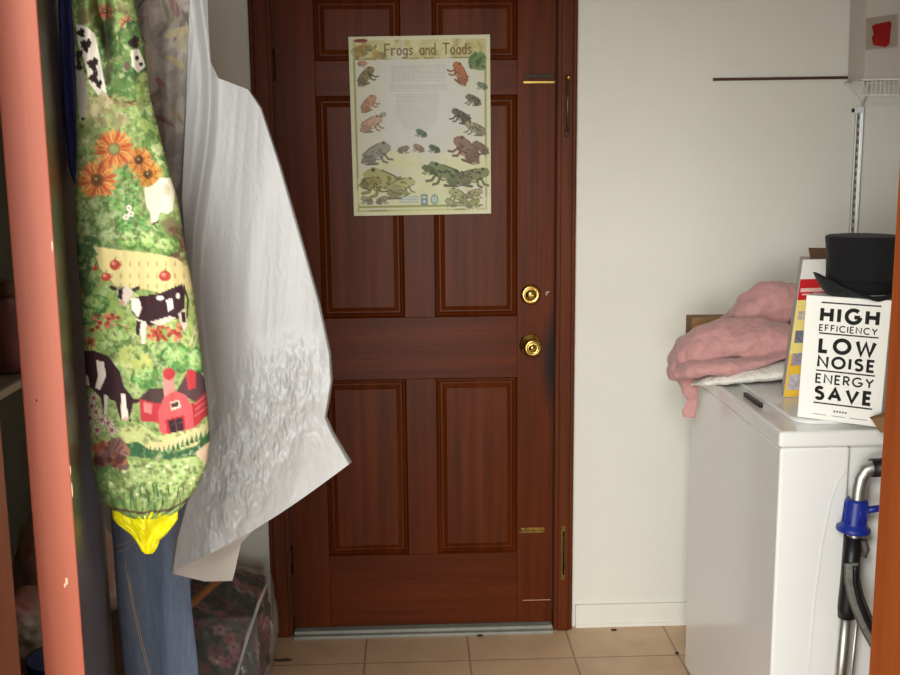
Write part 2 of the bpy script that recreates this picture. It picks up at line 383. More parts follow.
# hook rack over the near door, above the frame
hk = empty('hook_rack', leafpt(.3, 0, 2.035), 'dark metal hook rack hung over the top of the near open door', 'hook rack')
bm = bmesh.new()
def seg(s0, s1, d0, d1, z0, z1):
    P = []
    for z in (z0, z1): P += [leafpt(s0, d0, z), leafpt(s1, d0, z), leafpt(s1, d1, z), leafpt(s0, d1, z)]
    hexa(bm, P, .0004, 1)
for s in (.08, .6):
    seg(s, s+.025, -.004, T+.004, 2.0305, 2.033); seg(s, s+.025, T+.001, T+.004, 1.97, 2.0304); seg(s, s+.025, -.004, -.001, 1.84, 2.0304)
seg(.05, .655, -.0075, -.0045, 1.84, 1.87)
rack = bm_obj('rail', bm, M['darkmetal'], hk)
HOOK = {}
def hook(s, reach):
    bm = bmesh.new()
    tube(bm, [leafpt(s, -.008, 1.865), leafpt(s, -.02, 1.85), leafpt(s, -reach*.6, 1.836), leafpt(s, -reach, 1.838), leafpt(s, -reach-.012, 1.852), leafpt(s, -reach-.014, 1.868)], .003, 8)
    bm_obj('hook', bm, M['darkmetal'], hk)
    return leafpt(s, -reach, 1.841)

# ------------------------------------------------------------------ printed patterns painted on dense meshes
class Canvas:
    def __init__(s, x0, y0, x1, y1, k, bg):
        s.x0, s.y0, s.k = x0, y0, k; s.w, s.h = int((x1-x0)*k), int((y1-y0)*k)
        s.a = np.empty((s.h, s.w, 3)); s.a[:] = bg
        s.X, s.Y = np.meshgrid(x0+(np.arange(s.w)+.5)/k, y0+(np.arange(s.h)+.5)/k)
    def win(s, xa, ya, xb, yb):
        i0, i1 = max(0, int((ya-s.y0)*s.k)-1), min(s.h, int((yb-s.y0)*s.k)+2)
        j0, j1 = max(0, int((xa-s.x0)*s.k)-1), min(s.w, int((xb-s.x0)*s.k)+2)
        return (slice(i0, max(i0, i1)), slice(j0, max(j0, j1)))
    def put(s, sl, mask, col, op=1):
        v = s.a[sl]; v[mask] = v[mask]*(1-op)+np.array(col, float)*op
    def ell(s, cx, cy, rx, ry, col, rot=0, op=1, wob=0, seed=0):
        r = max(rx, ry)*(1+wob)
        sl = s.win(cx-r, cy-r, cx+r, cy+r); X, Y = s.X[sl]-cx, s.Y[sl]-cy
        c, n = math.cos(rot), math.sin(rot); U, V = (X*c+Y*n)/rx, (-X*n+Y*c)/ry
        q = U*U+V*V
        if wob:
            t = np.arctan2(V, U); q = q/(1+wob*(np.sin(3*t+seed)+.6*np.sin(5*t+2*seed)+.5*np.sin(8*t+seed*3))*.5)**2
        s.put(sl, q <= 1, col, op)
    def poly(s, pts, col, op=1):
        xs = [p[0] for p in pts]; ys = [p[1] for p in pts]
        sl = s.win(min(xs), min(ys), max(xs), max(ys)); X, Y = s.X[sl], s.Y[sl]; m = np.zeros(X.shape, bool)
        for (xa, ya), (xb, yb) in zip(pts, pts[1:]+pts[:1]):
            if ya == yb: continue
            m ^= ((ya > Y) != (yb > Y)) & (X < (xb-xa)*(Y-ya)/(yb-ya)+xa)
        s.put(sl, m, col, op)
    def line(s, pts, w, col, op=1):
        for (xa, ya), (xb, yb) in zip(pts, pts[1:]):
            sl = s.win(min(xa, xb)-w, min(ya, yb)-w, max(xa, xb)+w, max(ya, yb)+w); X, Y = s.X[sl], s.Y[sl]
            dx, dy = xb-xa, yb-ya; L = dx*dx+dy*dy+1e-9
            t = np.clip(((X-xa)*dx+(Y-ya)*dy)/L, 0, 1)
            s.put(sl, (X-xa-t*dx)**2+(Y-ya-t*dy)**2 <= (w/2)**2, col, op)
    def bush(s, cx, cy, rx, ry, n=26, cols=((58, 104, 52), (92, 140, 62), (130, 176, 86), (168, 204, 118)), rn=None):
        rn = rn or R
        s.ell(cx, cy, rx, ry, cols[0], 0, 1, .18, rn.random()*6)
        for lev, c in enumerate(cols[1:]):
            for _ in range(n):
                a = rn.random()*6.28; q = rn.random()**.5*(.92-.2*lev)
                r = (rx+ry)*.5*(.20-.035*lev)
                s.ell(cx+rx*q*math.cos(a)-rx*.10*lev, cy+ry*q*math.sin(a)-ry*.14*lev, r*1.2, r, c, rn.random(), .85, .3, rn.random()*6)
    def daub(s, x0, y0, x1, y1, n, r, cols, op=.6, inside=None, asp=1.6, rot=None):
        for _ in range(n):
            x, y = x0+R.random()*(x1-x0), y0+R.random()*(y1-y0)
            if inside and not inside(x, y): continue
            q = r*(.5+R.random())
            s.ell(x, y, q*asp, q, R.choice(cols), R.random()*3 if rot is None else rot, op, .25, R.random()*6)
    def flower(s, cx, cy, r, petals, core, n=16, pc=None):
        for k in range(n):
            a = 6.283*k/n+.1; c = petals[k % len(petals)]
            s.ell(cx+math.cos(a)*r*.66, cy+math.sin(a)*r*.66, r*.42, r*.135, c, a)
            s.line([(cx+math.cos(a)*r*.4, cy+math.sin(a)*r*.4), (cx+math.cos(a)*r*.8, cy+math.sin(a)*r*.8)], r*.05, (150, 62, 30), .7)
        s.ell(cx, cy, r*.36, r*.36, core); s.ell(cx, cy, r*.22, r*.22, pc or (96, 60, 36)); s.ell(cx-r*.05, cy-r*.05, r*.1, r*.1, (150, 160, 80))
    def blur(s, n=1):
        for _ in range(n):
            p = np.pad(s.a, ((1, 1), (1, 1), (0, 0)), 'edge')
            s.a = (p[:-2, 1:-1]+p[2:, 1:-1]+p[1:-1, :-2]+p[1:-1, 2:]+4*p[1:-1, 1:-1])/8
    def sample(s, x, y):
        j = np.clip((x-s.x0)*s.k-.5, 0, s.w-1.001); i = np.clip((y-s.y0)*s.k-.5, 0, s.h-1.001)
        j0, i0 = j.astype(int), i.astype(int); fj, fi = (j-j0)[..., None], (i-i0)[..., None]
        a = s.a
        return lin((a[i0, j0]*(1-fj)+a[i0, j0+1]*fj)*(1-fi)+(a[i0+1, j0]*(1-fj)+a[i0+1, j0+1]*fj)*fi)

def loft(name, rows, Y, ry, nv, nf=60, nb=24, disp=None, yoff=None):
    """closed hanging tube of cloth: rows (photo y, left, right) placed at depth Y; ry half thickness. Front vertices first."""
    ys = np.linspace(rows[0][0], rows[-1][0], nv)
    th = np.concatenate([np.linspace(math.pi, 0, nf), -np.linspace(0, math.pi, nb+2)[1:-1]])
    V = np.zeros((nv, len(th), 3)); PX = np.zeros((nv, len(th))); PY = np.zeros((nv, len(th)))
    for i, y in enumerate(ys):
        xl, xr = interp(rows, y, 1), interp(rows, y, 2); yo = yoff(y) if yoff else 0
        a, b = at(xl, y, Y+yo), at(xr, y, Y+yo); c, h = (a+b)/2, (b-a)/2; hw = h.length
        r = min(ry(y) if callable(ry) else ry, hw)
        for k, t in enumerate(th):
            co, si = math.cos(t), math.sin(t)
            d = disp(co, si, y) if disp else 0
            yy = Y+yo-r*si-d*(1 if si > 0 else -.3); V[i, k] = at((xl+xr)/2+(xr-xl)/2*co, y, yy)
            PX[i, k] = (xl+xr)/2+(xr-xl)/2*co; PY[i, k] = y
    me = grid_mesh(name, V, len(th), nv, True, True)
    return me, PX, PY

def loop(bm, top, bottom, r=.0022):
    """a hanging loop from a hook point down to the two sides of a thing"""
    l, rgt = bottom
    m = (l+rgt)/2
    tube(bm, [l, l.lerp(top, .5)+(l-m)*.35, top+(l-m)*.25-Vector((0, 0, .006)), top, top+(rgt-m)*.25-Vector((0, 0, .006)), rgt.lerp(top, .5)+(rgt-m)*.35, rgt], r, 8)

# ---------- farm print for the bag holder (photo frame coordinates)
G1, G2, G3, G4 = (64, 106, 56), (112, 154, 74), (152, 186, 100), (190, 210, 132)
cv = Canvas(66, -180, 214, 524, 4, (146, 172, 96))
cv.daub(66, -180, 214, 524, 1500, 4.5, [G2, G3, G4, (126, 160, 82)], .5)
# top foliage and flowers
cv.daub(66, -180, 150, 40, 260, 5, [(120, 112, 70), (150, 144, 92), (96, 118, 62), G3], .8)
for k in range(16): cv.flower(104+R.random()*34, -150+R.random()*175, 6+R.random()*3, [(196, 70, 66), (222, 112, 96)], (120, 60, 40), 10)
cv.daub(105, 30, 150, 95, 90, 5, [G1, (84, 128, 66), (100, 140, 74)], .75)
W, BK = (236, 228, 214), (52, 38, 40)
cv.poly([(76, 24), (86, 26), (95, 34), (100, 58), (104, 80), (107, 94), (98, 95), (90, 84), (84, 60), (78, 44)], W)
for a in ((86, 45, 5, 6), (93, 64, 5, 6), (94, 77, 4, 6), (81, 33, 4, 4), (99, 84, 3, 4), (79, 55, 3, 6)): cv.ell(*a, BK, .3, 1, .4, a[0])
cv.poly([(75, 62), (82, 64), (88, 90), (87, 120), (80, 122), (77, 90)], (196, 186, 168)); cv.ell(79, 66, 3, 5, BK, 0, 1, .4); cv.ell(84, 119, 3, 2, BK)
cv.poly([(131, 50), (139, 49), (146, 66), (138, 73), (132, 66)], W); cv.ell(134, 42, 5, 6, BK, .5, 1, .3); cv.ell(137, 58, 2, 2.5, BK); cv.ell(141, 64, 2, 2, BK); cv.ell(127, 66, 3, 5, (110, 88, 84))
cv.line([(110, 97), (120, 103), (130, 103), (142, 98)], 2.4, (112, 76, 46)); cv.line([(112, 102), (125, 106), (140, 104)], 1.5, (150, 112, 70))
cv.daub(88, 96, 125, 126, 60, 3, [(184, 168, 116), (150, 140, 96), (206, 192, 146)], .7)
cv.daub(140, 75, 172, 160, 110, 4.5, [(136, 176, 84), (178, 204, 110), (96, 142, 66), (206, 222, 150)], .8)
cv.daub(76, 120, 96, 168, 40, 4, [(120, 138, 78), (146, 160, 98)], .7)
# sunflowers
OR = [(224, 128, 62), (238, 158, 78), (206, 96, 50)]
cv.flower(148, 174, 14, [(228, 164, 66), (206, 128, 46)], (120, 74, 36)); cv.flower(139, 160, 13, [(222, 150, 66), (196, 112, 50)], (112, 70, 40))
cv.flower(114, 149, 19, OR, (150, 110, 66), 18, (134, 150, 84)); cv.flower(97, 180, 19, OR, (140, 84, 52), 18, (120, 72, 46))
# fern leaves
for bx_, by_, tx, ty in ((128, 232, 124, 168), (128, 232, 138, 176), (118, 226, 108, 196), (134, 236, 160, 226), (130, 236, 148, 214), (122, 234, 112, 212)):
    cv.line([(bx_, by_), (tx, ty)], 2, (58, 120, 56))
    for q in range(9):
        f = q/9; x, y = bx_+(tx-bx_)*f, by_+(ty-by_)*f; ln = 9*(1-f*.6)
        for sg in (-1, 1): cv.line([(x, y), (x+sg*ln, y-ln*.55)], 1.9, [(92, 160, 76), (126, 190, 98)][q % 2])
# white cow / lamb
cv.poly([(144, 188), (152, 186), (160, 178), (171, 178), (175, 190), (173, 210), (168, 214), (160, 212), (158, 220), (152, 224), (150, 212), (146, 206)], (236, 226, 200))
cv.ell(166, 190, 4, 6, (214, 200, 170)); cv.line([(152, 224), (158, 222)], 1.6, (66, 52, 44)); cv.poly([(160, 222), (172, 216), (182, 228), (186, 250), (174, 240), (166, 232)], (132, 122, 82)); cv.daub(172, 230, 188, 262, 40, 2.5, [(112, 84, 60), (150, 110, 76), (96, 116, 62)], .9)
for p in ((129, 208), (131, 214), (126, 217)): cv.ell(*p, 3, 3, (238, 236, 226)); cv.ell(*p, 1.2, 1.2, (196, 150, 90))
# hedges
for b in ((84, 212, 12, 13), (98, 206, 12, 10), (104, 222, 14, 12), (86, 232, 14, 12), (110, 238, 15, 10)): cv.bush(*b, 30, ((78, 108, 60), (104, 136, 76), (136, 162, 98), (160, 182, 120)))
for b in ((132, 240, 14, 9), (150, 240, 15, 10), (166, 246, 13, 8)): cv.bush(*b, 26, ((84, 134, 58), (120, 170, 78), (160, 204, 104), (194, 224, 138)))
# cream field with apples
cv.poly([(92, 246), (120, 250), (150, 253), (176, 258), (190, 268), (200, 300), (170, 296), (150, 290), (116, 286), (100, 268)], (226, 208, 138))
for y in (262, 274, 284):
    for x in range(112, 194, 9): cv.line([(x, y), (x, y+4)], 1.3, (186, 162, 96))
for x, y, q in ((115, 265, 5.5), (106, 277, 5), (165, 276, 6), (84, 290, 5), (95, 268, 3)):
    cv.ell(x, y, q, q*.92, (190, 66, 52)); cv.ell(x-1.5, y-1.5, q*.4, q*.35, (232, 140, 112)); cv.line([(x, y-q), (x+1, y-q-2)], 1, (90, 60, 40))
cv.poly([(72, 240), (88, 246), (92, 270), (84, 284), (74, 290)], (66, 104, 62)); cv.daub(72, 238, 90, 290, 30, 4, [(60, 100, 58), (92, 132, 74)], .8)
# the grazing field
cv.daub(84, 296, 200, 350, 120, 4, [(166, 190, 96), (186, 206, 116), (140, 172, 82)], .7)
for b in ((96, 304, 14, 9), (90, 316, 10, 9)): cv.bush(*b, 22, ((60, 112, 56), (92, 150, 72), (132, 182, 92), (160, 200, 110)))
for _ in range(26):
    x, y = 92+R.random()*26, 314+R.random()*17; cv.ell(x, y, 2.4, 2, R.choice([(190, 76, 60), (160, 54, 44), (216, 120, 90)]))
for _ in range(46):
    x, y = 148+R.random()*34, 324+R.random()*16; cv.ell(x, y, 2.2, 1.9, R.choice([(196, 76, 56), (168, 58, 46), (222, 130, 96)]))
for x, y in ((123, 331), (90, 342)): cv.flower(x, y, 6, [(204, 110, 70), (180, 76, 56)], (110, 60, 40), 10)
# big cow
MR = (62, 36, 44)
cv.poly([(130, 300), (140, 296), (158, 294), (172, 288), (182, 284), (185, 292), (184, 312), (180, 318), (166, 320), (152, 326), (140, 322), (132, 312)], MR)
cv.poly([(131, 298), (139, 298), (142, 308), (138, 318), (132, 310)], W); cv.poly([(166, 300), (172, 298), (174, 308), (168, 312)], W); cv.poly([(150, 322), (170, 316), (176, 318), (160, 326)], (226, 206, 190)); cv.ell(160, 298, 4, 2.5, W); cv.ell(178, 296, 2, 3, W)
cv.poly([(135, 318), (146, 322), (146, 334), (145, 344), (142, 344), (140, 330)], W); cv.poly([(136, 320), (141, 322), (139, 336), (136, 334)], MR)
cv.poly([(178, 314), (185, 308), (187, 326), (184, 332), (181, 324)], (222, 202, 190)); cv.poly([(181, 312), (185, 312), (186, 322), (182, 322)], MR); cv.line([(184, 286), (188, 300), (187, 318)], 1.5, MR)
cv.poly([(117, 290), (127, 286), (134, 292), (130, 300), (124, 306), (119, 302)], (214, 196, 180)); cv.poly([(118, 290), (123, 287), (122, 300), (118, 298)], MR); cv.ell(122, 303, 3, 2.6, (206, 150, 136)); cv.ell(113, 288, 4, 2, MR, .4); cv.ell(136, 289, 4, 2, MR, -.4)
cv.line([(200, 312), (190, 345)], 1.2, (210, 200, 160)); cv.line([(203, 316), (193, 350)], 1.2, (210, 200, 160))
# bushes mid
for b in ((118, 338, 13, 12), (108, 348, 11, 9), (134, 352, 16, 9), (162, 352, 14, 10)): cv.bush(*b, 24, ((84, 128, 62), (112, 158, 78), (150, 190, 100), (180, 208, 124)))
for b in ((146, 376, 14, 13), (176, 358, 15, 14), (197, 362, 10, 14)): cv.bush(*b, 30, ((62, 120, 58), (96, 158, 76), (138, 196, 100), (176, 220, 130)))
cv.daub(120, 352, 150, 366, 30, 3, [(204, 210, 110), (180, 196, 96)], .8)
# black cow lower left
cv.poly([(80, 352), (92, 350), (108, 356), (120, 372), (124, 388), (126, 398), (116, 402), (108, 396), (106, 410), (104, 416), (101, 398), (92, 388), (80, 386)], MR)
cv.poly([(96, 360), (104, 362), (106, 376), (100, 390), (95, 388), (98, 376)], W); cv.poly([(82, 372), (88, 376), (90, 386), (84, 386)], W); cv.poly([(104, 394), (108, 396), (107, 414), (104, 416)], (226, 214, 204))
cv.poly([(108, 372), (118, 376), (126, 390), (116, 400)], MR); cv.poly([(114, 393), (126, 389), (134, 400), (131, 413), (128, 421), (121, 421), (117, 408)], MR); cv.poly([(121, 394), (125, 394), (127, 408), (129, 419), (122, 420), (121, 408)], W); cv.ell(136, 401, 5, 2.2, MR, -.3); cv.ell(112, 398, 4, 2, MR, .6); cv.ell(126, 419, 3, 2, (216, 170, 160)); cv.ell(130, 420, 1.6, 1.4, BK)
# flowers
for x, y in ((92, 406), (96, 412), (90, 418), (102, 420), (108, 423), (97, 430), (112, 430), (94, 398)):
    cv.flower(x, y, 5.5, [(238, 228, 220), (226, 200, 200)], (196, 96, 110), 9, (150, 60, 80))
# red barn
RD, PKR = (206, 52, 60), (226, 84, 88)
cv.poly([(138, 399), (150, 388), (168, 388), (162, 402), (160, 405)], (84, 60, 60)); cv.poly([(139, 399), (161, 404), (162, 423), (141, 421)], RD); cv.poly([(144, 402), (152, 404), (152, 414), (144, 412)], (232, 130, 128))
cv.poly([(163, 376), (174, 378), (176, 396), (164, 396)], (214, 140, 130)); cv.ell(169, 374, 6, 6, RD); cv.line([(169, 366), (169, 370)], 1.2, RD)
cv.poly([(176, 392), (186, 374), (200, 372), (208, 384), (207, 392), (196, 402)], (92, 62, 66)); cv.ell(191, 376, 5, 7, RD); cv.poly([(187, 376), (195, 376), (196, 388), (188, 390)], RD)
cv.poly([(190, 404), (196, 402), (207, 390), (208, 414), (197, 426), (192, 428)], (190, 46, 54))
for y in (400, 406, 412): cv.line([(195, y+4), (207, y-5)], .8, (232, 120, 120))
cv.poly([(158, 412), (164, 397), (175, 391), (186, 395), (192, 406), (194, 428), (166, 438), (159, 430)], PKR)
cv.poly([(170, 402), (179, 400), (181, 407), (171, 411)], (236, 216, 190)); cv.poly([(171, 404), (178, 401), (179, 406), (172, 408)], (90, 52, 52))
cv.poly([(165, 420), (184, 415), (186, 431), (168, 436)], (196, 40, 50)); cv.poly([(168, 421), (182, 417), (184, 430), (171, 434)], (58, 40, 48)); cv.line([(175, 419), (177, 433)], 1.2, (130, 70, 70)); cv.line([(171, 425), (183, 422)], 1, (110, 64, 66))
# fields below
cv.poly([(118, 430), (140, 424), (158, 436), (196, 428), (210, 418), (210, 430), (170, 444), (128, 446)], (198, 208, 128))
cv.poly([(138, 446), (170, 440), (198, 428), (208, 424), (210, 436), (196, 446), (160, 452)], (216, 202, 142))
cv.poly([(118, 444), (138, 442), (150, 450), (176, 452), (196, 446), (210, 430), (211, 440), (196, 456), (160, 460), (130, 456)], (52, 104, 66))
for k in range(17):
    x = 132+k*4.6; y = 455-max(0, (x-165))*.42
    cv.poly([(x-2.4, y), (x, y-9), (x+2.4, y)], (56, 112, 66))
cv.poly([(196, 452), (211, 440), (208, 462), (200, 470)], (222, 196, 160))
cv.poly([(100, 486), (108, 470), (126, 460), (160, 462), (196, 456), (204, 462), (198, 486), (180, 500), (130, 496), (108, 496)], (176, 204, 120))
for r_ in range(6):
    for k in range(15):
        x = 108+k*6.6+(r_ % 2)*3; y = 466+r_*5.6+abs(x-150)*.02
        if 104 < x < 204: cv.ell(x, y, 1.9, 1.4, [(122, 160, 84), (226, 228, 176)][(k+r_) % 3 == 0], .2)
# rooster
cv.ell(108, 456, 14, 14, (122, 66, 56), 0, 1, .2); cv.ell(117, 448, 10, 10, (128, 92, 84), 0, 1, .25); cv.daub(98, 444, 126, 470, 46, 3, [(150, 78, 62), (96, 54, 50), (176, 108, 84), (110, 84, 88)], .9)
for k in range(7): cv.line([(112+k*1.5, 452), (118+k*1.8, 438+k*3)], 1.3, [(150, 112, 104), (92, 66, 70)][k % 2])
cv.ell(96, 448, 3, 5, (200, 96, 66)); cv.ell(102, 474, 6, 3, (112, 60, 50))
cv.daub(88, 470, 120, 512, 60, 4, [(92, 138, 72), (128, 164, 88)], .8)
for k in range(46):
    x = 120+R.random()*76; y = 488+R.random()*20; cv.line([(x, y+6), (x+R.random()*4-2, y-5)], 1.3, R.choice([(56, 108, 62), (84, 140, 80), (112, 160, 92)]))
cv.line([(90, 494), (110, 508), (140, 513), (170, 510), (190, 498)], 2.5, (96, 66, 60), .8)
for x, y, q in ((106, 40, 6), (108, 54, 6), (109, 68, 5), (104, 28, 5), (108, 80, 4)): cv.ell(x, y, q*.7, q*1.5, R.choice([(70, 62, 40), (84, 78, 50)]), .1, .75, .3, x)
keep = cv.a.copy(); green = ((keep[..., 1] > keep[..., 0]+7) & (keep[..., 1] > keep[..., 2]+22))[..., None]
cv.daub(66, -180, 214, 500, 5200, 1.3, [(70, 84, 44), (92, 104, 56), (196, 208, 140), (214, 220, 170), (120, 128, 74), (150, 150, 96)], .42, asp=1.9); cv.a = np.where(green, cv.a, keep)
cv.blur(1); g_ = cv.a.mean(2, keepdims=True); cv.a = (cv.a*.82+g_*.18)*.98

HY = -CD+1.22
hrows = [(-150, 100, 112), (-120, 94, 116), (-60, 78, 126), (0, 71, 134), (40, 74, 143), (100, 76, 151), (150, 76, 164), (200, 75, 178), (250, 77, 186), (300, 81, 195), (350, 84, 201),
         (400, 87, 207), (440, 90, 210), (465, 92, 207), (485, 96, 198), (498, 102, 190), (508, 110, 182), (515, 120, 172), (519, 132, 160)]
def hd(co, si, y):
    if si <= 0: return 0
    p = max(0, min(1, (62-y)/50)); xx = (co+.03)/(.10+.14*p)
    d = -p*.085*math.exp(-xx*xx)*si                                    # deep gather between the two lobes at the top
    d += .0035*math.sin(co*9+y*.03)*si*(.5+.5*max(0, min(1, (220-y)/200))) + .007*nz(co*1.9, y*.010, 3.1)*si + .0035*math.sin(co*6-y*.022)*si*max(0, min(1, (260-y)/160))
    if y > 460: d += .004*math.sin(co*22)*si*(y-460)/60
    return d
me, PX, PY = loft('fabric_tube', hrows, HY, lambda y: .036 if y < 440 else .036*math.sqrt(max(.15, 1-((y-440)/82)**2)), 500, 150, 40, hd)
vcol(me, cv.sample(PX, PY))
bagh = empty('bag_holder', at(140, 519, HY), 'green farm print fabric bag holder tube with cows and a red barn, hanging at left', 'bag holder')
tb = link('fabric_tube', me, mat_vcol('farm_print_cotton', .85, .2, .12, 260), bagh, True)
top = at(106, -150, HY)
sH = (HY-A.y)/ed.y; reach = (top.x-leafpt(sH, 0, 0).x)
h = hook(sH, reach)
bm = bmesh.new(); loop(bm, h, (at(101, -148, HY), at(111, -148, HY)), .003); bm_obj('hanging_loop', bm, mat('green_tape', (92, 120, 66), .9), bagh)

# yellow plastic bag pulled out of the bottom of the holder
ys_ = [(500, 114, 176), (512, 112, 178), (519, 113, 178), (525, 118, 174), (530, 125, 170), (535, 131, 166), (540, 135, 160), (546, 139, 158), (551, 141, 155), (554, 145, 152)]
def yd(co, si, y): return .003*math.sin(co*5+y*.16)*abs(si)+.007*nz(co*2.2, y*.05, 7.7)+.003*abs(nz(co*6, y*.12, 2.2))
me, PX, PY = loft('yellow_plastic_bag', ys_, HY+.004, lambda y: .007 if y < 511 else .016*(1-(y-511)/60), 60, 60, 30, yd)
yb = link('yellow_plastic_bag', me, M['yellowfilm'], None, True)
tag(yb, 'bright yellow plastic bag poking out of the bottom of the farm print holder', 'plastic bag')

# navy cloth just behind the holder
NY = -CD+1.295
nrows = [(-170, 84, 92), (-120, 64, 100), (0, 58, 96), (60, 60, 100), (120, 64, 104), (165, 68, 110), (182, 73, 108), (196, 84, 102)]
me, _, _ = loft('navy_cloth', nrows, NY, .012, 90, 40, 20, lambda co, si, y: .003*math.sin(co*11)*abs(si)+.002*nz(co*2, y*.02, 1))
nv_ = empty('folded_apron', at(84, 190, NY), 'dark navy folded cloth hanging behind the left edge of the farm print holder', 'cloth')
link('cloth', me, M['navy'], nv_, True)
top = at(88, -168, NY); sH = (NY-A.y)/ed.y; h = hook(sH, top.x-leafpt(sH, 0, 0).x)
bm = bmesh.new(); loop(bm, h, (at(85, -168, NY), at(91, -168, NY))); bm_obj('hanging_loop', bm, M['navy'], nv_)

# denim garment
DY = -CD+1.63
drows = [(-60, 126, 148), (-30, 110, 166), (100, 106, 176), (300, 108, 182), (520, 111, 188), (600, 117, 191), (675, 124, 199), (840, 140, 214)]
me, PX, PY = loft('leg_cloth', drows, DY, .020, 130, 60, 30, lambda co, si, y: .004*math.sin(co*5+y*.01)*abs(si)+.006*nz(co*1.2, y*.006, 5))
dn = empty('denim_trousers', at(175, 840, DY), 'dark blue denim trousers hanging folded below the farm print holder', 'trousers')
lc = link('leg_cloth', me, M['denim'], dn, True)
def onfront(rows, Y, ry, x, y, disp, off=.0015):
    xl, xr = interp(rows, y, 1), interp(rows, y, 2); co = (x-(xl+xr)/2)/((xr-xl)/2); si = math.sqrt(max(0, 1-co*co))
    return at(x, y, Y-(ry*si+off+disp(co, si, y)))
dd = lambda co, si, y: .004*math.sin(co*5+y*.01)*abs(si)+.006*nz(co*1.2, y*.006, 5)
def stitch(pts):
    bm = bmesh.new(); n = 40; P = []
    for (xa, ya), (xb, yb) in zip(pts, pts[1:]):
        for k in range(n): P.append(onfront(drows, DY, .020, xa+(xb-xa)*k/n, ya+(yb-ya)*k/n, dd, .0004))
    tube(bm, P, .0007, 6); bm_obj('stitching', bm, M['stitch'], lc)
stitch([(125, 562), (131, 600), (140, 640), (149, 676), (166, 740)]); stitch([(128, 574), (134, 606), (144, 648), (151, 676)])
stitch([(118, 552), (127, 548), (136, 542)]); stitch([(117, 546), (126, 543), (134, 538)])
top = at(137, -59, DY); sH = min((DY-A.y)/ed.y, .63); h = hook(sH, top.x-leafpt(sH, 0, 0).x)
bm = bmesh.new(); loop(bm, h, (at(130, -59, DY), at(144, -59, DY))); bm_obj('belt_loop', bm, M['denim'], dn)

# garment with faded flowers in a clear cover
GY = -CD+1.555
cv2 = Canvas(120, -170, 206, 260, 4, (186, 172, 164))
cv2.daub(120, -170, 206, 260, 300, 6, [(202, 188, 176), (170, 156, 148), (212, 198, 186), (150, 138, 132)], .6)
for k in range(36):
    x, y = 126+R.random()*76, -160+R.random()*300; c = R.choice([(206, 190, 140), (186, 160, 110), (168, 92, 92), (128, 124, 76), (212, 204, 176), (92, 78, 74)])
    a = R.random()*3; ln = 9+R.random()*12; cv2.ell(x, y, ln, 2.6, c, a, .8, .3, k); cv2.line([(x, y), (x+ln*math.cos(a), y+ln*math.sin(a))], 1, (90, 70, 60), .7)
cv2.ell(180, 32, 16, 4.5, (216, 200, 150), -.25, .9, .2); cv2.ell(176, 62, 12, 3.2, (204, 186, 130), .6, .9, .2); cv2.ell(160, 82, 6, 3, (192, 104, 104), .9); cv2.ell(174, 6, 12, 4, (150, 80, 84), 1.2, .8); cv2.ell(188, 20, 12, 3, (96, 70, 84), 1.0, .8); cv2.ell(183, 44, 7, 8, (198, 186, 150), .3, .7, .5)
cv2.blur(2)
grows = [(-64, 158, 178), (-50, 140, 196), (-30, 134, 200), (0, 132, 200), (100, 134, 200), (200, 138, 198), (250, 144, 196)]
gd = lambda co, si, y: .006*math.sin(co*8+y*.012)*abs(si)+.006*nz(co*2.2, y*.014, 9)
me, PX, PY = loft('garment_cloth', grows, GY, .022, 220, 90, 24, gd); vcol(me, cv2.sample(PX, PY))
ga = empty('covered_garment', at(170, 250, GY), 'taupe garment with faded leaf print under clear plastic, upper left beside the farm print holder', 'garment')
link('garment_cloth', me, mat_vcol('faded_leaf_print', .9, .15, .1, 200), ga, True)
g2 = [(a, b-3, c+3) for a, b, c in grows[:-1]]+[(262, 141, 199)]
me, _, _ = loft('clear_cover', g2, GY, .031, 140, 70, 24, lambda co, si, y: .006*math.sin(co*8+y*.012)*abs(si)+.008*nz(co*3, y*.02, 2)+.004*abs(nz(co*6, y*.03, 12)))
link('clear_cover', me, M['clearfilm'], ga, True)
top = at(168, -64, GY); sH = (GY-A.y)/ed.y; h = hook(sH, top.x-leafpt(sH, 0, 0).x)
bm = bmesh.new(); tube(bm, [h, h+Vector((.012, 0, -.006)), h+Vector((.010, 0, -.02)), Vector((top.x, top.y, h.z-.03)), top-Vector((0, 0, .02))], .0018, 8); bm_obj('hanger_hook', bm, M['alu'], ga)

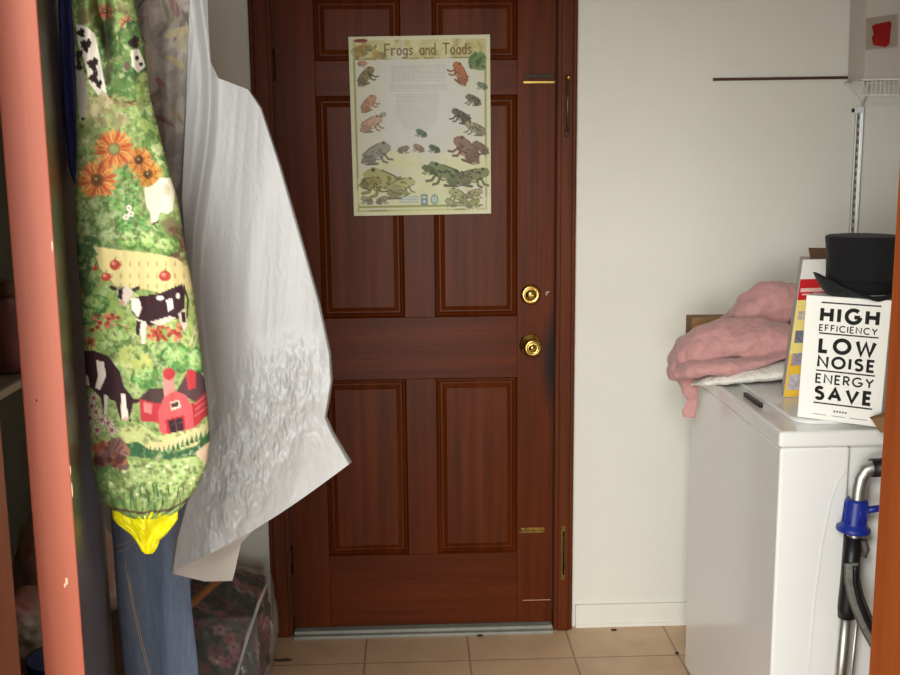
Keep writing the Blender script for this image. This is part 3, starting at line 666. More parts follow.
# ------------------------------------------------------------------ large milky plastic garment bag
PYb = -CD+1.46
Lp = [(0, 186, -72), (.10, 190, -20), (.22, 186, 90), (.36, 180, 200), (.5, 188, 300), (.62, 196, 370), (.75, 198, 450), (.86, 186, 500), (.94, 175, 540), (1, 170, 573)]
Rp = [(0, 204, -74), (.10, 207, -22), (.155, 209, 30), (.19, 211, 62), (.22, 219, 78), (.25, 249, 89), (.31, 262, 108), (.42, 281, 165), (.55, 304, 245), (.66, 320, 302), (.76, 331, 352), (.82, 333, 380), (.875, 329, 405), (.905, 327, 416), (.94, 334, 432), (1, 352, 462)]
def pth(P, t): return np.interp(t, [p[0] for p in P], [p[1] for p in P]), np.interp(t, [p[0] for p in P], [p[2] for p in P])
def crink(px, py, s):
    """relief of the film: a few long soft folds plus one crumpled diagonal band"""
    x, y = px/62, py/110
    q = max(0, min(1, (py-318)/250)); cxl = 306-98*q                          # centre line of the crumpled band
    m = math.exp(-((px-cxl)/(20+24*math.sin(math.pi*min(1, q*1.1))))**2)*max(0, min(1, (py-326)/75))
    wx = .25*noise.noise(Vector((x*2, y*2, s+20)))
    v1 = noise.voronoi(Vector((x*2.1+y*1.4+wx, y*2.6-x*.9, s)))[0]; v2 = noise.voronoi(Vector((x*4.6-y*1.1+wx, y*4.8+x*1.7, s+4)))[0]
    f2 = abs(noise.noise(Vector((x*13+y*3, y*12-x*3, s+9))))
    fine = (v1[0]*.75+(v1[1]-v1[0])*.35)+(v2[0]*.42)+f2*.16
    soft = .0007*abs(noise.noise(Vector((x*5.5+y*.6, y*.8, s+3))))+.016*noise.noise(Vector((x*.75, y*.42, s+2)))+.004*math.sin(px*.05+py*.004)+.0025*abs(noise.noise(Vector((x*1.3+y*.5, y*.4, s+7))))
    edge = .006*math.exp(-((px-(201+9*math.sin(py*.017)))/5.5)**2)*max(0, min(1, (420-py)/80))
    return soft+edge+f2*.0003+fine*.023*m
def sheet(name, nu, nv, back=False):
    V = np.zeros((nv, nu, 3))
    for i in range(nv):
        t = i/(nv-1); xl, yl = pth(Lp, t); xr, yr = pth(Rp, t)
        for j in range(nu):
            u = j/(nu-1)
            x = xl+(xr-xl)*u; y = yl+(yr-yl)*u
            if t > .8: y += (t-.8)/.2*8*math.sin(math.pi*u)
            e = min(1, min(u, 1-u)*60)**.6
            if back:
                if t > .62: y += ((t-.62)/.38)**2*np.interp(u, (0, .19, .345, .39, .46, 1), (0, 25, 39, 6, 0, 0))
                p = at(x, y, PYb+.028*e+.012*noise.noise(Vector((u*3, t*4, 5))))
            else:
                p = at(x, y, PYb-(.018+crink(x, y, 1.3))*e)
            V[i, j] = p
    return grid_mesh(name, V, nu, nv)
pb = empty('garment_bag', at(170, 573, PYb), 'large crinkled milky plastic garment bag hanging in front of the brown door', 'garment bag')
link('front_sheet', sheet('front_sheet', 210, 420), M['bagfilm'], pb, True)
bk_ = link('back_sheet', sheet('back_sheet', 80, 160, True), M['bagfilm_back'], pb, True)
P0, P1 = at(186, -72, PYb), at(204, -74, PYb)
sH = .46; top = (P0+P1)/2; h = hook(sH, .115)
bm = bmesh.new(); tube(bm, [h, h+Vector((.012, 0, -.008)), h+Vector((.02, .0, -.03)), (top.x-.01, top.y, top.z+.04), (top.x, top.y, top.z+.02), (top.x, top.y, top.z-.03)], .0016, 8); bm_obj('hanger_hook', bm, M['alu'], pb)

# ------------------------------------------------------------------ poster on the door
cp = Canvas(0, 0, 141, 179, 4, (206, 204, 186))
def T(x0, y0, s): pass
BG2 = (212, 210, 200)
cp.poly([(0, 0), (141, 0), (141, 179), (0, 179)], (214, 210, 178))
cp.poly([(4, 4), (137, 4), (137, 175), (4, 175)], (158, 158, 96)); cp.poly([(6, 7), (135, 7), (135, 173), (6, 173)], (210, 208, 190))
cp.poly([(4, 4), (137, 4), (137, 23), (4, 23)], (196, 190, 136)); cp.line([(5, 22), (136, 22)], 1.2, (120, 104, 56)); cp.daub(6, 5, 136, 21, 70, 3, [(206, 200, 150), (176, 172, 112), (220, 214, 170), (170, 150, 90)], .6)
cp.ell(12, 4, 7, 1.8, (130, 56, 40)); cp.daub(8, 9, 34, 20, 22, 2, [(150, 130, 66), (190, 150, 80), (120, 120, 70)], .8)
cp.ell(127, 26, 8, 8, (92, 118, 66)); cp.ell(131, 32, 6, 3, (120, 140, 90)); cp.daub(120, 18, 134, 32, 20, 2, [(70, 96, 54), (120, 142, 84)], .8)
cp.daub(8, 120, 134, 172, 60, 8, [(214, 214, 164), (220, 216, 188), (206, 208, 160)], .5); cp.daub(30, 28, 104, 110, 40, 10, [(212, 210, 204), (206, 206, 200)], .5)
cp.line([(6, 170), (132, 170)], 2, (146, 152, 84)); 
# title
GL = {'F': [[(0, 0), (0, 1)], [(0, 0), (.6, 0)], [(0, .48), (.5, .48)]], 'r': [[(0, .4), (0, 1)], [(0, .6), (.2, .42), (.42, .42)]],
      'o': [[(.25 + .25*math.cos(a), .7+.3*math.sin(a)) for a in np.linspace(0, 6.29, 13)]], 'g': [[(.25+.25*math.cos(a), .7+.28*math.sin(a)) for a in np.linspace(0, 6.29, 13)], [(.5, .42), (.5, 1.15), (.3, 1.3), (.05, 1.22)]],
      's': [[(.42, .46), (.2, .4), (.03, .52), (.2, .68), (.42, .82), (.25, 1), (.0, .94)]], 'a': [[(.25+.25*math.cos(a), .7+.3*math.sin(a)) for a in np.linspace(0, 6.29, 13)], [(.5, .42), (.5, 1)]],
      'n': [[(0, .4), (0, 1)], [(0, .6), (.2, .42), (.42, .5), (.45, 1)]], 'd': [[(.25+.25*math.cos(a), .7+.3*math.sin(a)) for a in np.linspace(0, 6.29, 13)], [(.5, 0), (.5, 1)]],
      'T': [[(0, 0), (.8, 0)], [(.4, 0), (.4, 1)]]}
def word(txt, x, y, h, wd, col, sx=1):
    for ch in txt:
        if ch == ' ': x += h*.5; continue
        for st in GL[ch]: cp.line([(x+a*h*sx, y+b*h) for a, b in st], wd, col)
        x += h*(max(p[0] for st in GL[ch] for p in st)+.27)*sx
    return x
word('Frogs', 36, 8, 10.5, 1.3, (118, 92, 50), .74); word('and', 71, 8, 10.5, 1.3, (118, 92, 50), .72); word('Toads', 94, 8, 10.5, 1.3, (118, 92, 50), .70)
# body of text, too small to read: grey lines
for k in range(34):
    y = 29+k*1.9
    if k in (9, 14): continue
    xa, xb = (42, 96) if k < 9 else (40, 98) if k < 14 else (46+max(0, k-26)*1.3, 88-max(0, k-28)*2)
    x = xa
    while x < xb:
        q = 2+R.random()*7; cp.line([(x, y), (min(xb, x+q), y)], .55, (176, 178, 176)); x += q+1.3
def frog(cx, cy, s, body, belly, flip=1, tilt=0, spots=None, fat=1, legs=(70, 62, 44)):
    def P(x, y):
        x *= flip; c, n = math.cos(tilt), math.sin(tilt); return (cx+s*(x*c-y*n), cy+s*(x*n+y*c))
    cp.poly([P(-.9, .35), P(-.75, -.02*fat), P(-.4, -.3*fat), P(.1, -.5*fat), P(.5, -.62*fat), P(.8, -.52), P(.98, -.3), P(.85, -.12), P(.5, .05), P(.2, .3), P(-.3, .42)], body)
    cp.poly([P(-.1, .3), P(.3, .2), P(.6, -.02), P(.85, -.14), P(.6, .12), P(.3, .36)], belly)
    cp.poly([P(-.95, .4), P(-.7, .0), P(-.2, .02), P(-.1, .3), P(-.5, .5)], [c*.86 for c in body])
    for q in ([P(-.6, .45), P(-.1, .42), P(-.5, .56), P(.05, .6)], [P(.3, .2), P(.4, .52), P(.62, .6)], [P(.5, .05), P(.7, .4), P(.95, .46)]): cp.line(q, .13*s, [c*.8 for c in body])
    for q in ([P(-.9, .42), P(-.6, .6), P(0, .64)], [P(-.8, 0), P(-.3, -.32*fat), P(.2, -.52*fat)], [P(-.1, .32), P(.2, .36), P(.5, .12), P(.9, -.14)]): cp.line(q, .045*s+.25, legs, .75)
    e = P(.55, -.52*fat); cp.ell(e[0], e[1], .12*s, .11*s, [c*.9 for c in body]); cp.ell(e[0], e[1], .06*s, .06*s, (30, 26, 22))
    if spots:
        for _ in range(12):
            q = P(-.7+1.2*R.random(), -.25+.45*R.random()); cp.ell(q[0], q[1], .09*s, .06*s, spots, R.random(), .75, .3)
frog(16, 39, 12, (136, 122, 82), (190, 176, 130), 1, -.45, (66, 56, 36)); frog(13, 26, 5, (196, 140, 104), (220, 190, 160), 1, .4)
frog(18, 66, 11, (192, 142, 112), (222, 196, 168), 1, -.45, (160, 104, 80)); frog(20, 86, 13, (196, 160, 134), (226, 206, 180), 1, -.12, (170, 126, 104)); frog(32, 77, 4, (160, 164, 140), (190, 190, 170))
frog(24, 116, 17, (150, 146, 132), (196, 192, 176), 1, -.1, (110, 104, 92), 1.1); frog(34, 146, 25, (170, 168, 108), (206, 202, 152), -1, .06, (112, 112, 66), 1.0); frog(50, 148, 14, (182, 180, 122), (214, 212, 164), 1, .1, (128, 124, 76)); frog(18, 145, 12, (150, 140, 86), (206, 196, 146), 1, .2, (84, 76, 48))
frog(111, 38, 13, (176, 108, 68), (206, 152, 104), -1, .75, (132, 72, 44)); frog(124, 64, 9, (112, 110, 84), (200, 196, 176), -1, .1, (40, 38, 32)); frog(112, 80, 12, (100, 94, 76), (206, 204, 186), -1, .25, (36, 34, 28), .8)
frog(126, 92, 12, (156, 150, 118), (210, 206, 184), -1, .12, (58, 54, 44), .8); frog(117, 114, 18, (140, 110, 88), (212, 150, 104), -1, .42, (84, 60, 48)); frog(131, 112, 10, (130, 104, 84), (206, 148, 108), -1, .2, (84, 64, 50)); frog(133, 50, 6, (120, 128, 100), (190, 190, 160), -1)
frog(96, 137, 21, (122, 132, 88), (196, 200, 150), -1, .1, (52, 60, 40), .75); frog(122, 140, 18, (130, 132, 88), (200, 196, 140), 1, .12, (58, 56, 42), .8); frog(78, 133, 8, (96, 104, 60), (180, 184, 120), -1)
for x, y, c in ((71, 96, (96, 124, 92)), (52, 112, (146, 124, 110)), (68, 111, (164, 128, 110)), (84, 112, (90, 100, 72))): frog(x, y, 6.5, c, [k*.8+40 for k in c], -1 if x > 60 else 1, .1, [k*.6 for k in c])
frog(108, 160, 12, (164, 166, 118), (206, 204, 160), -1, .2, (90, 92, 64)); frog(124, 158, 9, (168, 160, 112), (206, 204, 160), 1, .1, (96, 92, 64)); frog(100, 167, 7, (160, 160, 116), (200, 200, 160), -1); frog(122, 168, 8, (150, 152, 96), (200, 200, 160), 1)
frog(14, 163, 7, (160, 152, 124), (210, 206, 186), -1, 0, (84, 80, 64)); frog(29, 163, 7, (150, 140, 116), (206, 200, 180), 1, 0, (84, 80, 64))
# credits strip at the foot: pale blue line and two small marks
for q in (160.5, 163, 165.5): cp.line([(47, q), (66, q)], .8, (150, 172, 188))
cp.poly([(69, 158), (76, 158), (76, 169), (69, 169)], (112, 140, 142)); cp.poly([(70.5, 160), (74.5, 160), (74.5, 162), (70.5, 162)], (206, 212, 204)); cp.ell(72.5, 165.5, 1.6, 1.6, (206, 212, 204)); cp.ell(83, 163.5, 4, 5.4, (128, 156, 150)); cp.ell(83, 163.5, 2.4, 3.6, (204, 210, 200))
cp.line([(83, 159.5), (83, 167.5)], .8, (128, 156, 150))
cp.blur(1); cp.a = np.clip(cp.a*1.02-4, 0, 255)
nu, nv = 283, 359
V = np.zeros((nv, nu, 3)); UX = np.zeros((nv, nu)); UY = np.zeros((nv, nu))
c00, c10, c01, c11 = at(348.3, 37, -.014), at(490, 34.5, -.014), at(354, 216, -.014), at(491, 213.5, -.014)
pc = (c00+c10+c01+c11)/4; hw, hh = .205, .256
for i in range(nv):
    for j in range(nu):
        u, v = j/(nu-1), i/(nv-1)
        p = c00.lerp(c10, u).lerp(c01.lerp(c11, u), v)
        ed_ = min(u, 1-u, v, 1-v)
        p.y = -.0135-.0022-.0024*(.5+.5*noise.noise(Vector((u*3, v*4, 3))))-.0022*(.5+.5*noise.noise(Vector((u*9, v*7+u*3, 8))))*(.4+v)
        V[i, j] = p; UX[i, j] = u*141; UY[i, j] = v*179
me = grid_mesh('poster', V, nu, nv); vcol(me, cp.sample(UX, UY))
pm = mat_vcol('laminated_print', .45, .25)
po = link('poster', me, pm, None, True)
sol = po.modifiers.new('thickness', 'SOLIDIFY'); sol.thickness = .0009; sol.offset = 0
tag(po, 'laminated poster of frogs and toads stuck on the upper half of the brown door', 'poster')

# ------------------------------------------------------------------ washing machine
WX, WH = .765, .90
wy1, wy0 = -.314, -1.025
wx1 = 1.44
t = empty('washing_machine', ((WX+wx1)/2, (wy0+wy1)/2, 0), 'white top-loading washing machine standing against the right wall', 'washing machine')
px_ = at(845, 560, wy0).x
bm = bmesh.new(); box(bm, WX+.004, px_, wy0+.004, wy1, .02, WH-.037, .006, 3); box(bm, px_+.0005, wx1, wy0+.022, wy1, .02, WH-.037, .004, 2)
body = bm_obj('cabinet', bm, M['enamel'], t)
# pressed bead on the panel facing the camera
bm = bmesh.new()
B = [(843, 470), (836, 478), (828, 500), (820, 540), (812, 600), (803, 700), (796, 800)]
P = [];
for (xa, ya), (xb, yb) in zip(B, B[1:]):
    for k in range(8): P.append(at(xa+(xb-xa)*k/8, ya+(yb-ya)*k/8, wy0+.0167))
tube(bm, P, .0135, 16); bm_obj('pressed_bead', bm, M['enamel'], t)
bm = bmesh.new(); box(bm, WX, wx1, wy0, wy1, WH-.036, WH, .008, 4); top_ = bm_obj('top_panel', bm, M['enamel'], t)
# lid with rounded corners
def rrect(bm, x0, x1, y0, y1, z0, z1, r, n=8):
    pts = []
    for cx_, cy_, a0 in ((x1-r, y1-r, 0), (x0+r, y1-r, 90), (x0+r, y0+r, 180), (x1-r, y0+r, 270)):
        for k in range(n+1):
            a = math.radians(a0+90*k/n); pts.append((cx_+r*math.cos(a), cy_+r*math.sin(a)))
    lo = [bm.verts.new((x, y, z0)) for x, y in pts]; md = [bm.verts.new((x, y, z1-.003)) for x, y in pts]
    mx_, my_ = (x0+x1)/2, (y0+y1)/2
    hi = [bm.verts.new((mx_+(x-mx_)*.988, my_+(y-my_)*.988, z1)) for x, y in pts]
    for a, b in ((lo, md), (md, hi)):
        for k in range(len(pts)):
            f = bm.faces.new((a[k], a[(k+1) % len(pts)], b[(k+1) % len(pts)], b[k])); f.smooth = True
    bm.faces.new(hi); bm.faces.new(lo[::-1])
lx0, ly0 = atZ(762, 404, WH).x, atZ(800, 425, WH).y
bm = bmesh.new(); rrect(bm, WX+.055, wx1-.16, wy0+.055, wy1-.07, WH+.0002, WH+.009, .05); bm_obj('lid', bm, M['enamel'], t)
a, b = atZ(742, 393, WH+.009), atZ(762, 404, WH+.009)
bm = bmesh.new(); rrect(bm, a.x+.004, a.x+.014, b.y+.0, a.y+.005, WH+.0003, WH+.0098, .0045); bm_obj('lid_handle', bm, M['black'], t)
bm = bmesh.new(); box(bm, wx1-.13, wx1, wy0+.01, wy1-.005, WH+.0003, WH+.13, .02, 4); bm_obj('control_panel', bm, M['enamel2'], t)
for x, y in ((WX+.04, wy0+.05), (WX+.04, wy1-.05), (wx1-.05, wy0+.06), (wx1-.05, wy1-.05)):
    bm = bmesh.new(); lathe(bm, [(0, 0), (.022, 0), (.022, .008), (.012, .012), (.012, .0205), (0, .0205)], Matrix.Translation((x, y, 0)), 20); bm_obj('foot', bm, M['black'], t)

# ------------------------------------------------------------------ white box with printed words
TOPZ = WH+.009
bl, br_ = atZ(797, 417, TOPZ), atZ(880, 428, TOPZ)
ex = (br_-bl); BW = ex.length; ex.normalize(); ey = Vector((-ex.y, ex.x, 0))
if ey.y < 0: ey = -ey
tl = None
BH = .262
# height from the photo's top-left corner
d = ray(807.5, 295); s_ = (bl.y-CC.y)/d.y; BH = (CC+d*s_).z-TOPZ
BD = .052
wb = empty('printed_box', bl+ex*BW/2+ey*BD/2, 'white box printed HIGH EFFICIENCY LOW NOISE ENERGY SAVE on the washing machine', 'box')
z0 = TOPZ+.0008
bm = bmesh.new(); o = Vector((bl.x, bl.y, z0))
hexa(bm, [o, o+ex*BW, o+ex*BW+ey*BD, o+ey*BD]+[q+Vector((0, 0, BH))+ex*.008 for q in (o, o+ex*BW, o+ex*BW+ey*BD, o+ey*BD)], .0015)
wbb = bm_obj('carton', bm, M['card'], wb)
def fp(u, v, off=.0006): return o + ex*(u*BW+.008*(1-v)) + Vector((0, 0, (1-v)*BH)) - ey*off
def arc(cx, cy, rx, ry, a0, a1, n=14): return [(cx+rx*math.cos(math.radians(a0+(a1-a0)*k/n)), cy+ry*math.sin(math.radians(a0+(a1-a0)*k/n))) for k in range(n+1)]
# capital letters as strokes in a box w x 1 (y down)
UP = {'H': (.72, [[(0, 0), (0, 1)], [(.72, 0), (.72, 1)], [(0, .48), (.72, .48)]]), 'I': (0, [[(0, 0), (0, 1)]]),
      'G': (.95, [arc(.5, .5, .5, .5, -48, -345, 26)+[(.98, .55)], [(.56, .55), (.98, .55)]]), 'E': (.5, [[(.5, 0), (0, 0), (0, 1), (.5, 1)], [(0, .48), (.44, .48)]]),
      'F': (.5, [[(.5, 0), (0, 0), (0, 1)], [(0, .48), (.44, .48)]]), 'C': (.82, [arc(.5, .5, .5, .5, -50, -310, 26)]), 'N': (.75, [[(0, 1), (0, 0), (.75, 1), (.75, 0)]]),
      'Y': (.74, [[(0, 0), (.37, .5), (.74, 0)], [(.37, .5), (.37, 1)]]), 'L': (.48, [[(0, 0), (0, 1), (.48, 1)]]), 'O': (1.0, [arc(.5, .5, .5, .5, 0, 360, 36)]),
      'W': (1.15, [[(0, 0), (.29, 1), (.575, .1), (.86, 1), (1.15, 0)]]), 'S': (.56, [arc(.28, .25, .26, .25, -35, -200, 12)+arc(.28, .73, .28, .27, -60, 150, 14)]),
      'R': (.55, [[(0, 1), (0, 0), (.25, 0)]+arc(.25, .26, .28, .26, -90, 90, 12)+[(0, .52)], [(.24, .52), (.56, 1)]]), 'A': (.86, [[(0, 1), (.43, 0), (.86, 1)], [(.16, .66), (.70, .66)]]),
      'V': (.84, [[(0, 0), (.42, 1), (.84, 0)]])}
def stroke(bm, pts, wd, M2):
    """flat ribbon with mitred joints; pts in letter space already scaled, M2 maps (x,y)->3D"""
    P = [Vector((x, y, 0)) for x, y in pts]; n = len(P); closed = (P[0]-P[-1]).length < 1e-6
    L, Rr = [], []
    for i in range(n):
        a = P[i]-P[i-1] if i else (P[1]-P[0] if not closed else P[0]-P[-2]); b = P[i+1]-P[i] if i < n-1 else (a if not closed else P[1]-P[0])
        a, b = a.normalized(), b.normalized(); na, nb_ = Vector((-a.y, a.x, 0)), Vector((-b.y, b.x, 0)); m = (na+nb_)
        m = m.normalized() if m.length > 1e-6 else na; k = wd/2/max(.62, m.dot(na))
        L.append(bm.verts.new(M2(P[i]+m*k))); Rr.append(bm.verts.new(M2(P[i]-m*k)))
    for i in range(n-1): bm.faces.new((L[i], L[i+1], Rr[i+1], Rr[i]))
def textline(name, txt, u0, u1, v0, v1, wt):
    """letters of one line, justified between u0 and u1; wt = stroke weight as a share of cap height"""
    h = (v1-v0)*BH; W_ = (u1-u0)*BW
    wd = wt*h; tw = sum(UP[c][0] for c in txt)*(h-wd)+wd*len(txt); sx = 1.0; gap = (W_-tw)/(len(txt)-1)
    if gap < .10*h or gap > .2*h: g0 = min(.2*h, max(.10*h, gap)); sx = (W_-g0*(len(txt)-1)-wd*len(txt))/(tw-wd*len(txt)); gap = g0
    bm = bmesh.new(); x = 0
    for c in txt:
        w_, sts = UP[c]
        for st in sts:
            stroke(bm, [(x+wd/2+px*(h-wd)*sx, wd/2+py*(h-wd)) for px, py in st], wd, lambda q: fp(u0+q.x/BW, v0+q.y/BH))
        x += w_*(h-wd)*sx+wd+gap
    bmesh.ops.solidify(bm, geom=bm.faces[:], thickness=.0002)
    bm_obj(name, bm, M['ink'], wbb)
def rule(v, u0=.19, u1=.89, th=.011):
    bm = bmesh.new(); P = [fp(u0, v+th/2, .0008), fp(u1, v+th/2, .0008), fp(u1, v+th/2, 0), fp(u0, v+th/2, 0)]+[fp(u0, v-th/2, .0008), fp(u1, v-th/2, .0008), fp(u1, v-th/2, 0), fp(u0, v-th/2, 0)]
    hexa(bm, P); bm_obj('printed_rule', bm, M['ink'], wbb)
for v in (.050, .296, .597, .862): rule(v)
textline('printed_word', 'HIGH', .185, .885, .080, .212, .23); textline('printed_word', 'EFFICIENCY', .185, .875, .224, .280, .17)
textline('printed_word', 'LOW', .195, .880, .324, .456, .23); textline('printed_word', 'NOISE', .195, .885, .472, .576, .21)
textline('printed_word', 'ENERGY', .190, .885, .622, .702, .17); textline('printed_word', 'SAVE', .190, .885, .722, .840, .23)
bm = bmesh.new()
for k in range(5): hexa(bm, [fp(u, v, f) for v in (.925, .910) for u, f in ((.44+k*.034, .0008), (.463+k*.034, .0008), (.463+k*.034, 0), (.44+k*.034, 0))])
for a in ((.19, .36), (.42, .58), (.64, .84)): hexa(bm, [fp(u, v, f) for v in (.958, .954) for u, f in ((a[0], .0008), (a[1], .0008), (a[1], 0), (a[0], 0))])
bm_obj('fine_print', bm, mat('grey_ink', (120, 118, 114), .6), wbb)

# ------------------------------------------------------------------ yellow box behind it
q0 = atZ(783, 398, TOPZ)
Yb = q0.y
d = ray(797, 260); H2 = (CC+d*((Yb-CC.y)/d.y)).z-TOPZ
ybx = empty('product_box', (q0.x+.09, Yb+.04, TOPZ), 'yellow red and white product box with small pictures, behind the white printed box', 'box')
lean = .032
def yp(u, v, off=0): return Vector((q0.x+u*.17+lean*(1-v), Yb-off+.02*(u), TOPZ+.0008+(1-v)*H2))
def yp2(u, v, off=0): q = yp(u, v, off); q.y += .075; q.x += .021; return q
def slab(bm, u0, u1, v0, v1, off): hexa(bm, [yp(u0, v1, off), yp(u1, v1, off), yp(u1, v1, 0), yp(u0, v1, 0), yp(u0, v0, off), yp(u1, v0, off), yp(u1, v0, 0), yp(u0, v0, 0)])
bm = bmesh.new(); hexa(bm, [yp(0, 1), yp(1, 1), yp2(1, 1), yp2(0, 1), yp(0, 0), yp(1, 0), yp2(1, 0), yp2(0, 0)], .0012)
yc = bm_obj('carton', bm, mat('grey_white_card', (206, 202, 194), .6), ybx)
def band(name, v0, v1, m, off=.0006, u0=.006, u1=.994, par=yc):
    bm = bmesh.new(); slab(bm, u0, u1, v0, v1, off); return bm_obj(name, bm, m, par)
Mred = mat('red_print', (198, 26, 34), .5); Myel = mat('yellow_print', (238, 190, 60), .5); Mpale = mat('pale_yellow_print', (240, 218, 130), .5)
band('white_band', .004, .14, mat('white_print', (228, 224, 220), .5)); band('red_band', .14, .29, Mred); band('pale_band', .29, .68, Mpale); band('yellow_band', .68, .995, Myel)
bm = bmesh.new(); slab(bm, .03, .6, .205, .232, .0009); slab(bm, .06, .5, .245, .255, .0009); bm_obj('white_lettering', bm, mat('pink_white_print', (236, 190, 186), .5), yc)
pcs = ((.37, .43, (150, 138, 126)), (.51, .60, (74, 74, 92)), (.675, .765, (120, 104, 122)), (.83, .945, (150, 140, 150)))
for v0, v1, c in pcs:
    for u0, u1 in ((.045, .30), (.36, .62), (.68, .94)):
        p_ = band('picture', v0, v1, mat('picture_print', c, .5, var=.5, vscale=60, col2=tuple(min(255, k+70) for k in c)), .0009, u0, u1)
bm = bmesh.new()
hexa(bm, [yp(.12, .0)+Vector((0, .004, .001)), yp(.9, 0)+Vector((0, .004, .001)), yp(.9, 0)+Vector((0, .006, .001)), yp(.12, 0)+Vector((0, .006, .001)), yp(.13, -.075)+Vector((0, .03, 0)), yp(.9, -.06)+Vector((0, .03, 0)), yp(.9, -.06)+Vector((0, .032, 0)), yp(.13, -.075)+Vector((0, .032, 0))])
bm_obj('open_flap', bm, mat('dark_brown_card', (92, 66, 48), .8), ybx)

# ------------------------------------------------------------------ top hat
hz0 = TOPZ+.0008+BH+.0015
hc = atZ(858, 296, hz0); hc = Vector((hc.x, bl.y-.014, hz0))
pp = ray(861, 290); hc.x = (CC+pp*((hc.y-CC.y)/pp.y)).x
hat = empty('top_hat', hc, 'black felt top hat with curled brim resting on the white printed box', 'hat')
bm = bmesh.new(); n = 64
px2m = (hc.y-CC.y)/F
cr = 36.5*px2m; ch_ = (at(860, 235.5, hc.y).z-hz0)
prof = [(.0, .006), (cr*.93, .006), (cr*.965, .012), (cr*.955, ch_*.35), (cr*.97, ch_*.7), (cr*1.02, ch_*.955), (cr*1.01, ch_*.985), (cr*.97, ch_), (cr*.6, ch_+.0005), (0, ch_)]
lathe(bm, [(r, h) for r, h in prof], Matrix.Translation(hc), n); 
hb = bm_obj('crown', bm, M['felt'], hat, True)
bm = bmesh.new(); rings = []
br0 = cr*.9
for k2 in range(15):
    f = k2/14; up = k2 < 8
    g = f*2 if k2 <= 7 else 2-f*2
    ring = []
    for k in range(n):
        a = 2*math.pi*k/n; out = br0+(cr*.46-.0)*g*(1+.06*abs(math.cos(a)))
        side = max(0, abs(math.cos(a)))**1.35
        z = (.046*side)*(g**1.5)+.002*g-(.007*max(0, -math.sin(a))**2*max(0, g-.72)/.28) + (.003 if k2 > 7 else -.0)
        ring.append(bm.verts.new(hc+Vector((out*math.cos(a)*(1-.06*side*g), out*math.sin(a)*.86, z))))
    rings.append(ring)
for a, b in zip(rings, rings[1:]+[rings[0]]):
    for k in range(n):
        f = bm.faces.new((a[k], a[(k+1) % n], b[(k+1) % n], b[k])); f.smooth = True
bm_obj('brim', bm, M['felt'], hat, True)
bm = bmesh.new(); lathe(bm, [(cr*.962, .008), (cr*.985, .009), (cr*.98, .034), (cr*.958, .035)], Matrix.Translation(hc), n)
bm_obj('hat_band', bm, mat('black_ribbon', (26, 26, 28), .85, spec=.15), hat, True)

# brown carton corner beside the near jamb
k0 = atZ(880, 428, TOPZ); k1 = atZ(868, 417, TOPZ)
cb = Vector((at(868, 420, k0.y-.02).x, k0.y-.02, TOPZ+.001))
bm = bmesh.new()
tpz = at(887, 409, cb.y).z-cb.z
hexa(bm, [cb+Vector((.018, -.02, 0)), cb+Vector((.11, -.05, 0)), cb+Vector((.11, .0, 0)), cb+Vector((.028, .0, 0)), cb+Vector((-.001, -.018, .028)), cb+Vector((.11, -.05, .062)), cb+Vector((.11, .0, .062)), cb+Vector((.002, .0, .028))], .0008)
o_ = bm_obj('cardboard_wedge', bm, M['kraft'])
tag(o_, 'folded piece of brown cardboard lying at the right front of the washing machine top', 'cardboard')

# ------------------------------------------------------------------ pink knit garment, towel and carton on the machine
def meta(name, lofts, m, vox, sm, label, cat, dstr=.004, dsc=.05, parent=None):
    bm = bmesh.new()
    for rings in lofts:
        vs = [[bm.verts.new(p) for p in r] for r in rings]; n = len(vs[0])
        for a, b in zip(vs, vs[1:]):
            for k in range(n): bm.faces.new((a[k], a[(k+1) % n], b[(k+1) % n], b[k]))
        bm.faces.new(vs[0][::-1]); bm.faces.new(vs[-1])
    o = bm_obj(name, bm, m, parent)
    r = o.modifiers.new('r', 'REMESH'); r.mode = 'VOXEL'; r.voxel_size = vox; r.use_smooth_shade = True
    s = o.modifiers.new('s', 'SMOOTH'); s.iterations = sm; s.factor = .5
    if dstr:
        tx = bpy.data.textures.new(name+'_folds', 'CLOUDS'); tx.noise_scale = dsc; tx.noise_depth = 3
        d_ = o.modifiers.new('d', 'DISPLACE'); d_.texture = tx; d_.strength = dstr; d_.mid_level = .5; d_.texture_coords = 'LOCAL'
    if label: tag(o, label, cat)
    return o
def ell_ring(c, ax, bx, n=20, pw=1): return [c+ax*math.cos(2*math.pi*k/n)+bx*math.sin(2*math.pi*k/n) for k in range(n)]
def limb(pts, n=18):
    """pts: (photo x, photo y, Y, radius in photo px across, depth radius m); a rope of cloth through these points"""
    C_ = [at(a, b, c) for a, b, c, _, _ in pts]; out = []
    for i, (a, b, c, r, dr) in enumerate(pts):
        t_ = (C_[min(i+1, len(C_)-1)]-C_[max(i-1, 0)]); t_.normalize()
        side = t_.cross(Vector((0, 1, 0))); side = side.normalized() if side.length > .05 else Vector((0, 0, 1))
        dep = side.cross(t_).normalized(); px = (c-CC.y)/F
        out.append(ell_ring(C_[i], side*r*px, dep*dr, n))
    return out
